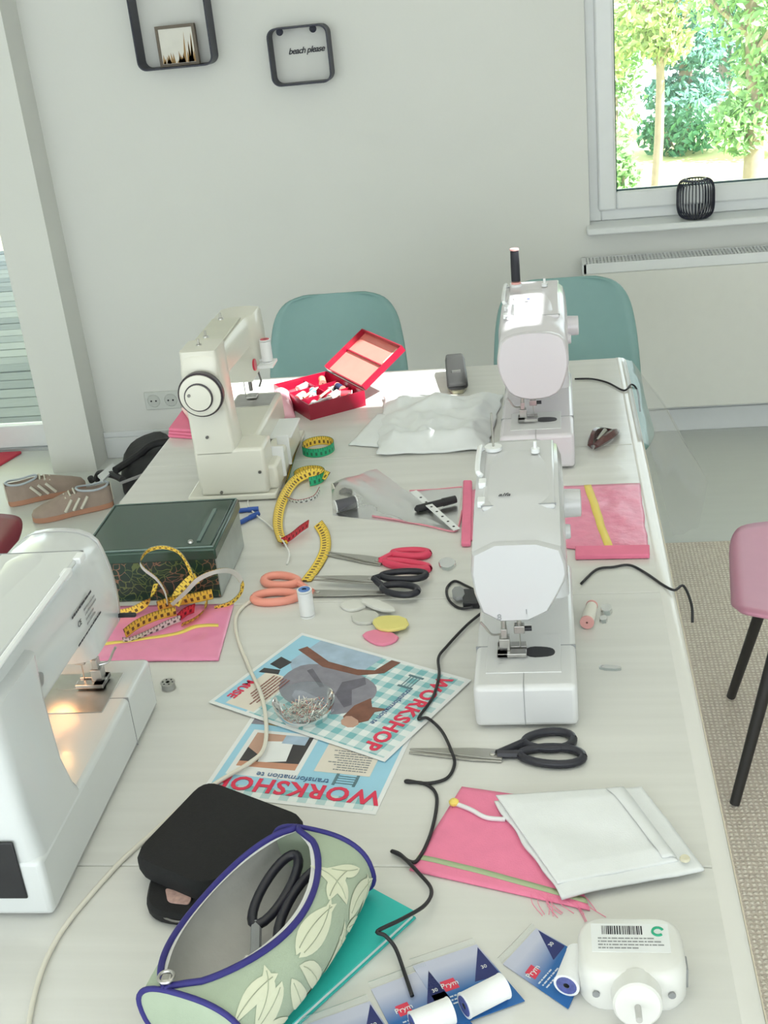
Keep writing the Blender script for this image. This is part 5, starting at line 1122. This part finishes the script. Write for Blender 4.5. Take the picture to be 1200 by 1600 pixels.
NAVY = mat('navy_piping',(0.03,0.025,0.20),0.6)
MB().grid(lambda u,v: pouch_uv(u,v), NT, NP).build('outer_fabric', SAGEF, po_, smooth=180)
MB().grid(lambda u,v: pouch_uv(u,v,-0.0022), NT, NP).build('lining', LINER, po_, smooth=180)
for t_,nm in ((0.0,'end_panel'),(1.0,'end_panel')):
    ring = [pouch(t_,2*PI*i/40) for i in range(40)]; mb = MB(); c_ = sum(ring,Vector())/40
    mb.add(ring+[c_+ax*(0.004 if t_ else -0.004)], [(i,(i+1)%40,40) for i in range(40)]); mb.build(nm, SAGEF, po_, smooth=180)
    MB().tube([pouch(t_,2*PI*i/40,0.001) for i in range(41)],0.0028,8,cap=False).build('end_piping', NAVY, po_, smooth=180)
for sgn in (1,-1):
    MB().tube([pouch(t_/40,PH0+sgn*(gap(t_/40)+0.01),0.001) for t_ in range(41)],[0.0034]*41,8).build('zip_piping', NAVY, po_, smooth=180)
    mb = MB(); 
    ring = [[pouch(t_/40,PH0+sgn*(gap(t_/40)-0.02),-0.001),pouch(t_/40,PH0+sgn*(gap(t_/40)-0.11*min(1,gap(t_/40)*2)),-0.003)] for t_ in range(41)]
    mb.loft(ring,cap=False,closed=False).build('zip_tape', mat('zip_white',(0.72,0.72,0.70),0.7), po_, smooth=180)
zp = pouch(0.03,PH0,0.006)
MB().tube([zp+ax*0.007*math.cos(a)+pr_*0.007*math.sin(a)+Vector((0,0,0.003)) for a in [2*PI*i/20 for i in range(21)]],0.0016,6,cap=False).build('zip_pull', STEEL, po_)
MB().box(tuple(zp-Vector((0.005,0.005,0.003))),tuple(zp+Vector((0.005,0.005,0.003)))).build('zip_slider', STEEL, po_, bevel=0.0015)
# printed leaves following the fabric
LEAF = mat('leaf_print_cream',(0.72,0.74,0.57),0.85,var=0.08); LEAFL = mat('leaf_print_line',(0.40,0.44,0.32),0.85)
def leaf_print(t, phi, L_, w, ang, k):
    """leaf on the pouch skin; t/phi of the base, ang = direction (0 = along the axis), lengths in metres"""
    per_t = 1/LP; per_p = 1/0.055
    mb = MB(); rings = []; mid = []
    for i in range(11):
        s_ = i/10; ww = w*math.sin(PI*min(1,s_**0.85))*0.5+0.0003; a = ang+0.35*k*s_
        bx = L_*s_*math.cos(a); by = L_*s_*math.sin(a)
        row = []
        for q_ in (-1,-0.5,0,0.5,1):
            dx = bx - math.sin(a)*ww*q_; dy = by + math.cos(a)*ww*q_
            row.append(pouch(min(0.995,max(0.005,t+dx*per_t)), phi+dy*per_p, 0.0009))
        rings.append(row); mid.append(row[2]+Vector((0,0,0.0003)))
    mb.loft(rings,cap=False,closed=False); o = mb.build('leaf_print', LEAF, po_, smooth=180)
    MB().tube(mid[1:-1],0.0005,4).build('leaf_vein', LEAFL, o, off=Vector(po_['_flat']))
rnd = random.Random(31)
for k,(t_,ph,L_,w_,ang) in enumerate(((0.36, 0.5, 0.075, 0.022, 0.3), (0.36, 0.42, 0.075, 0.021, -0.22), (0.34, 0.3, 0.06, 0.02, -0.95), (0.28, 0.25, 0.06, 0.02, -1.7), (0.24, 0.38, 0.06, 0.02, -2.5), (0.25, 0.55, 0.062, 0.02, 2.8), (0.7, -0.05, 0.07, 0.021, 0.25), (0.72, 0.2, 0.06, 0.02, 1.0), (0.66, -0.12, 0.055, 0.019, -0.5), (0.6, -0.05, 0.05, 0.018, -1.5), (0.92, 0.35, 0.045, 0.016, 2.6), (0.05, 0.15, 0.06, 0.02, 0.35), (0.06, -0.05, 0.055, 0.019, -0.4), (0.45, -0.55, 0.06, 0.02, 0.2), (0.3, -0.55, 0.055, 0.019, -0.3), (0.8, -0.55, 0.05, 0.018, 0.4), (0.66, 0.62, 0.05, 0.017, 0.3), (0.5, 3.2, 0.07, 0.022, 0.5), (0.3, 3.0, 0.07, 0.022, 2.8))):
    leaf_print(t_,ph,L_,w_,ang,1 if k%2 else -1)
# things inside the pouch: scissors and a dark tool
ps_ = thing('scissors.004','dark scissors standing handles up inside the open pouch','scissors',tuple(C0+ax*0.12+Vector((0,0,NBZ+0.004))),flat=True,group='scissors on the table')
cB = C0+ax*0.155+Vector((0,0,NBZ))+pr_*(-0.012)
def inq(a,x,z): return C0+ax*a+pr_*x+Vector((0,0,NBZ+z))
for k,(a,x) in enumerate(((0.172,-0.026),(0.160,0.010))):
    ring = [inq(a+0.044*math.cos(t_), x+0.014*math.sin(t_), 0.046+0.008*math.cos(t_)) for t_ in [2*PI*i/24 for i in range(25)]]
    MB().tube(ring,0.0052,8,cap=False).build('finger_loop', BLKH, ps_, smooth=180)
    MB().tube([inq(a-0.042,x,0.038),inq(a-0.065,x*0.4-0.004,0.032),inq(a-0.085,-0.006,0.026)],0.0055,8).build('shank', GREYP, ps_)
    MB().tube([inq(0.085,-0.006+k*0.003,0.026),inq(0.015,-0.004+k*0.004,0.012)],[0.004,0.001],6).build('blade', STEEL, ps_)
se = thing('seam_ripper','small dark seam ripper lying inside the open pouch','seam ripper',tuple(inq(0.08,-0.02,0.012)),flat=True)
MB().cyl(inq(0.050,-0.038,0.022),inq(0.085,-0.008,0.026),0.0045,n=10).build('handle', BLACK, se); MB().cyl(inq(0.085,-0.008,0.026),inq(0.105,0.008,0.027),0.0016,0.0006,n=8).build('blade', STEEL, se)
MB().cyl(inq(0.038,-0.01,0.020),inq(0.09,-0.012,0.036),0.0035,n=10).build('cap', mat('tool_white',(0.75,0.72,0.70),0.4), se)

# ------------------------------------------------------------------ thread packs at the near edge
def pack_card(nt, u, v):
    g = mth(nt,'MULTIPLY',mth(nt,'SUBTRACT',v,0.15),2.4)
    return mixc(nt, g, (0.56,0.58,0.72), (0.02,0.14,0.42))
CARD = uvmat('pack_card_print', pack_card)
def thread_pack(name, label, quad, sp0, sp1, r=0.0125, logo=(0.20,0.36), h=0.0):
    P = [T(*q_) for q_ in quad]; Bq_ = bquad(P); c_ = sum(P,Vector())/4
    t = thing(name, label, 'thread pack', (c_.x,c_.y,TZ+h), flat=True, group='carded white threads')
    lift_ = lambda u,v,z: Bq_(u,v)+Vector((0,0,z+h))
    mb = MB(); mb.grid(lambda u,v: lift_(u,v,0.0012),4,4); mb.build('card', CARD, t, smooth=0, solid=0.0008)
    mb = MB(); mb.loft([[lift_(*q_,0.0017) for q_ in ((0.62,0.52),(0.98,0.55),(0.98,0.05))],[lift_(*q_,0.0019) for q_ in ((0.62,0.52),(0.98,0.55),(0.98,0.05))]]); mb.build('triangle_print', mat('pack_navy',(0.02,0.03,0.16),0.4), t, smooth=0)
    u0,v0 = logo; q_ = [lift_(u0,v0,0.0017),lift_(u0+0.2,v0,0.0017),lift_(u0+0.2,v0+0.16,0.0017),lift_(u0,v0+0.16,0.0017)]
    mb = MB(); mb.loft([q_,[p+UP*0.0002 for p in q_]]); mb.build('logo_box', mat('logo_red',(0.75,0.05,0.10),0.4), t, smooth=0)
    text_part('logo_text','Prym',0.0085,PAPER,t,frame2(lift_(u0+0.1,v0+0.08,0.0022),P[1]-P[0],P[0]-P[3]))
    text_part('size_text','30',0.006,PAPER,t,frame2(lift_(0.86,0.36,0.0022),P[1]-P[0],P[0]-P[3]))
    print_lines(t, mat('print_pale',(0.65,0.72,0.82),0.5), lift_(u0+0.17,v0+0.25,0.0019), P[1]-P[0], P[0]-P[3], 3, 0.024, 0.0026, 0.4, 9)
    a = T(*sp0,r+0.002+h); b_ = T(*sp1,r+0.002+h); d = (b_-a)
    MB().lathe([(0.003,0),(r,0),(r,d.length*0.04),(r*0.97,d.length*0.05),(r*0.97,d.length*0.95),(r,d.length*0.96),(r,d.length),(0.003,d.length)],a,d,24).build('spool', THRW, t)
    MB().lathe([(0.003,-0.0003),(r*0.8,-0.0003),(r*0.8,0.0003)],a,d,20).build('spool_label', mat('label_blue2',(0.10,0.12,0.35),0.5,var=0.6,scale=200), t)
    # clear blister fold along the card's top edge
    mb = MB(); mb.grid(lambda u,v: lift_(u,-0.02-0.16*(1-v)*0.6,0.001+0.004*math.sin(PI*v)),6,4); mb.build('blister', FILM, t, smooth=180)
thread_pack('thread_pack','carded white thread at the far right of the row of packs',[(786,1508),(838,1452),(922,1502),(888,1578)],(885,1540),(905,1490),logo=(0.10,0.30))
thread_pack('thread_pack.001','carded white thread in the middle of the row of packs',[(645,1512),(745,1478),(820,1566),(705,1608)],(725,1572),(788,1540),h=0.0005)
thread_pack('thread_pack.002','carded white thread left of the middle pack, cord ending on it',[(580,1548),(668,1514),(740,1604),(632,1650)],(645,1602),(705,1578),h=0.0002)
thread_pack('thread_pack.003','carded thread cut off by the lower picture edge at left',[(470,1606),(578,1566),(640,1660),(530,1700)],(540,1665),(600,1640))

# ------------------------------------------------------------------ bobbin winder
wz = thing('bobbin_winder','white plastic bobbin winder with barcode label at the front','bobbin winder',(0.047,0.868,TZ),0.0)
WPL = mat('winder_white',(0.80,0.80,0.77),0.35,coat=0.2)
rings = []
for z,k in ((0.0,0.94),(0.006,1.0),(0.034,1.0),(0.042,0.95),(0.045,0.86)):
    rings.append([Vector((p[0]*k, p[1]*k+0.004, z)) for p in rrect(0.098,0.076,0.022,5)])
MB().loft(rings).build('housing', WPL, wz, smooth=50)
MB().box((-0.036,-0.006,0.0448),(0.036,0.030,0.0454)).build('label_sheet', PAPER, wz, smooth=0)
x = -0.026; rnd = random.Random(2); mbb = MB()
while x < 0.012:
    w_ = rnd.choice((0.0005,0.0009,0.0014)); mbb.box((x,0.016,0.0454),(x+w_,0.027,0.0456)); x += w_+rnd.choice((0.0006,0.001))
tag(mbb.build('barcode', TEXTK, wz, smooth=0), kind='stuff')
print_lines(wz, GREYP, (-0.002,0.011,0.0455), (1,0,0), (0,1,0), 4, 0.056, 0.0024, 0.35, 10)
MB().tube([(0.026+0.005*math.cos(a),0.020+0.005*math.sin(a),0.0456) for a in [0.4+1.6*PI*i/16 for i in range(17)]],0.0013,5).build('green_mark', mat('recycle_green',(0.02,0.40,0.22),0.5), wz)
MB().lathe([(0.023,0.0),(0.022,0.022),(0.020,0.024),(0.0005,0.0245)],(0.002,-0.032,0.024),(0,-1,0.25),28).build('motor_collar', WPL, wz)
MB().cyl((0.002,-0.05,0.028),(0.002,-0.075,0.034),0.003,n=10).build('shaft', STEEL, wz)
for x_ in (-0.034,0.034): MB().cyl((x_,-0.0335,0.022),(x_,-0.0355,0.022),0.0035,n=10).build('screw_hole', GREYP, wz)
MB().box((0.047,-0.012,0.008),(0.051,0.006,0.03)).build('switch', GREYP, wz, bevel=0.001)

# ------------------------------------------------------------------ shoes and bag on the floor
SUEDE = mat('suede_taupe',(0.40,0.31,0.26),0.9,var=0.15,bump=0.2); STRIPE = mat('shoe_cream',(0.74,0.70,0.60),0.7); SOLE = mat('gum_sole',(0.50,0.25,0.16),0.6); LINR = mat('shoe_lining',(0.55,0.60,0.66),0.8)
def sneaker(name, label, heel, toe):
    heel = FL(*heel); toe = FL(*toe); d = toe-heel; L_ = 0.285; t = thing(name, label, 'shoe', heel, math.atan2(d.y,d.x), 'pair of sneakers on the floor')
    # outline half-widths along x
    xs = [0.0,0.015,0.05,0.10,0.15,0.20,0.245,0.275,L_]; wl = [0.018,0.030,0.036,0.035,0.038,0.046,0.044,0.030,0.010]
    def ring(z, k, x_): i = xs.index(x_); return None
    poly = [Vector((x_, w_, 0)) for x_,w_ in zip(xs,wl)] + [Vector((x_,-w_,0)) for x_,w_ in reversed(list(zip(xs,wl)))]
    poly = chaikin(poly,1)
    MB().loft([[Vector((p.x*1.0,p.y,z)) for p in poly] for z in (0.0005,0.022)]).build('sole', SOLE, t, smooth=60, bevel=0.003)
    hs = [0.085,0.088,0.085,0.088,0.085,0.068,0.052,0.040,0.026]
    rings = []
    for x_,w_,h in zip(xs,wl,hs):
        row = []
        for j in range(13):
            a = PI*j/12; row.append(Vector((x_, w_*0.98*math.cos(a)*(1.0 if math.sin(a) < 0.5 else 0.92), 0.021+(h-0.021)*math.sin(a)**0.8)))
        rings.append(row)
    # open collar: drop the top of the rear rings
    for i in (0,1,2,3):
        for j in range(13):
            a = PI*j/12
            if math.sin(a) > 0.88 and i in (1,2,3): rings[i][j].z = 0.045 - 0.0*i
    MB().loft(rings,cap=True,closed=False).build('upper', SUEDE, t, smooth=70)
    MB().prism([(p.x*0.42+0.008,p.y*0.72) for p in poly],0.046,0.047).build('insole', LINR, t)
    MB().tube(spline([(0.004,0,0.087),(0.02,0.026,0.084),(0.06,0.030,0.080),(0.105,0.022,0.086),(0.118,0,0.09),(0.105,-0.022,0.086),(0.06,-0.030,0.080),(0.02,-0.026,0.084),(0.004,0,0.087)],4),0.004,6,cap=False).build('collar', LINR, t)
    for s_ in (-1,1):
        for k in range(3):
            x_ = 0.085+k*0.028
            MB().tube(spline([(x_+0.03,s_*0.0425,0.026),(x_+0.015,s_*0.0405,0.046),(x_,s_*0.034,0.064)],4),0.0056,6).build('side_stripe', STRIPE, t)
    for k in range(5):
        x_ = 0.125+k*0.017; z = 0.088-k*0.0065
        MB().tube(spline([(x_,-0.024,z-0.008),(x_+0.004,0,z+0.003),(x_,0.024,z-0.008)],4),0.0034,6).build('lace', STRIPE, t)
    MB().loft([[Vector((0.0,y,z)) for y,z in ((-0.016,0.022),(0.016,0.022),(0.012,0.086),(-0.012,0.086))],[Vector((-0.003,y,z)) for y,z in ((-0.014,0.024),(0.014,0.024),(0.010,0.088),(-0.010,0.088))]]).build('heel_tab', STRIPE, t)
sneaker('sneaker','taupe striped sneaker farther from the table with toe pointing right',(14,790),(122,764))
sneaker('sneaker.001','taupe striped sneaker nearer the table with toe pointing left',(178,788),(66,812))
bgp = thing('handbag','black bag with straps on the floor beside the sneakers','bag',FL(215,760),flat=True)
def bagpt(px, py, z): return FL(px, py, z)
base = [FL(188,790),FL(258,788),FL(290,700),FL(200,728)]
mb = MB(); rings = []
for z,k in ((0.001,0.96),(0.02,1.0),(0.06,0.97),(0.10,0.85),(0.125,0.66)):
    c_ = sum(base,Vector())/4; pts = chaikin([c_+(p-c_)*k for p in base],2); rings.append([Vector((p.x,p.y,z+0.008*noise.noise(p*9+Vector((0,0,z*20))))) for p in pts])
BAGK = mat('bag_black',(0.016,0.015,0.018),0.55,var=0.4,scale=20,bump=0.3,bscale=40)
MB().loft(rings).build('body', BAGK, bgp, smooth=60)
MB().tube(spline([FL(180,735,0.12),FL(215,712,0.13),FL(236,696,0.15),FL(262,690,0.15),FL(290,694,0.12)],6),0.014,8).build('handle', BAGK, bgp)
MB().tube(spline([FL(150,752,0.03),FL(156,740,0.06),FL(176,742,0.09),FL(192,750,0.10)],6),0.013,8).build('strap', BAGK, bgp)
MB().lathe([(0.0005,0),(0.012,0.002),(0.012,0.02),(0.0005,0.022)],FL(144,752,0.012),(0,-0.5,1),14).build('strap_end', BAGK, bgp)
MB().tube(spline([FL(188,755,0.127),FL(215,745,0.132),FL(238,736,0.130)],5),0.006,6).build('grey_trim', mat('bag_grey',(0.30,0.29,0.30),0.6), bgp)
MB().prism([(p.x,p.y) for p in (FL(152,742,0.10),FL(176,722,0.10),FL(182,728,0.10),FL(160,750,0.10))],0.09,0.098).build('white_tag', CLOTHW, bgp, bevel=0.001)
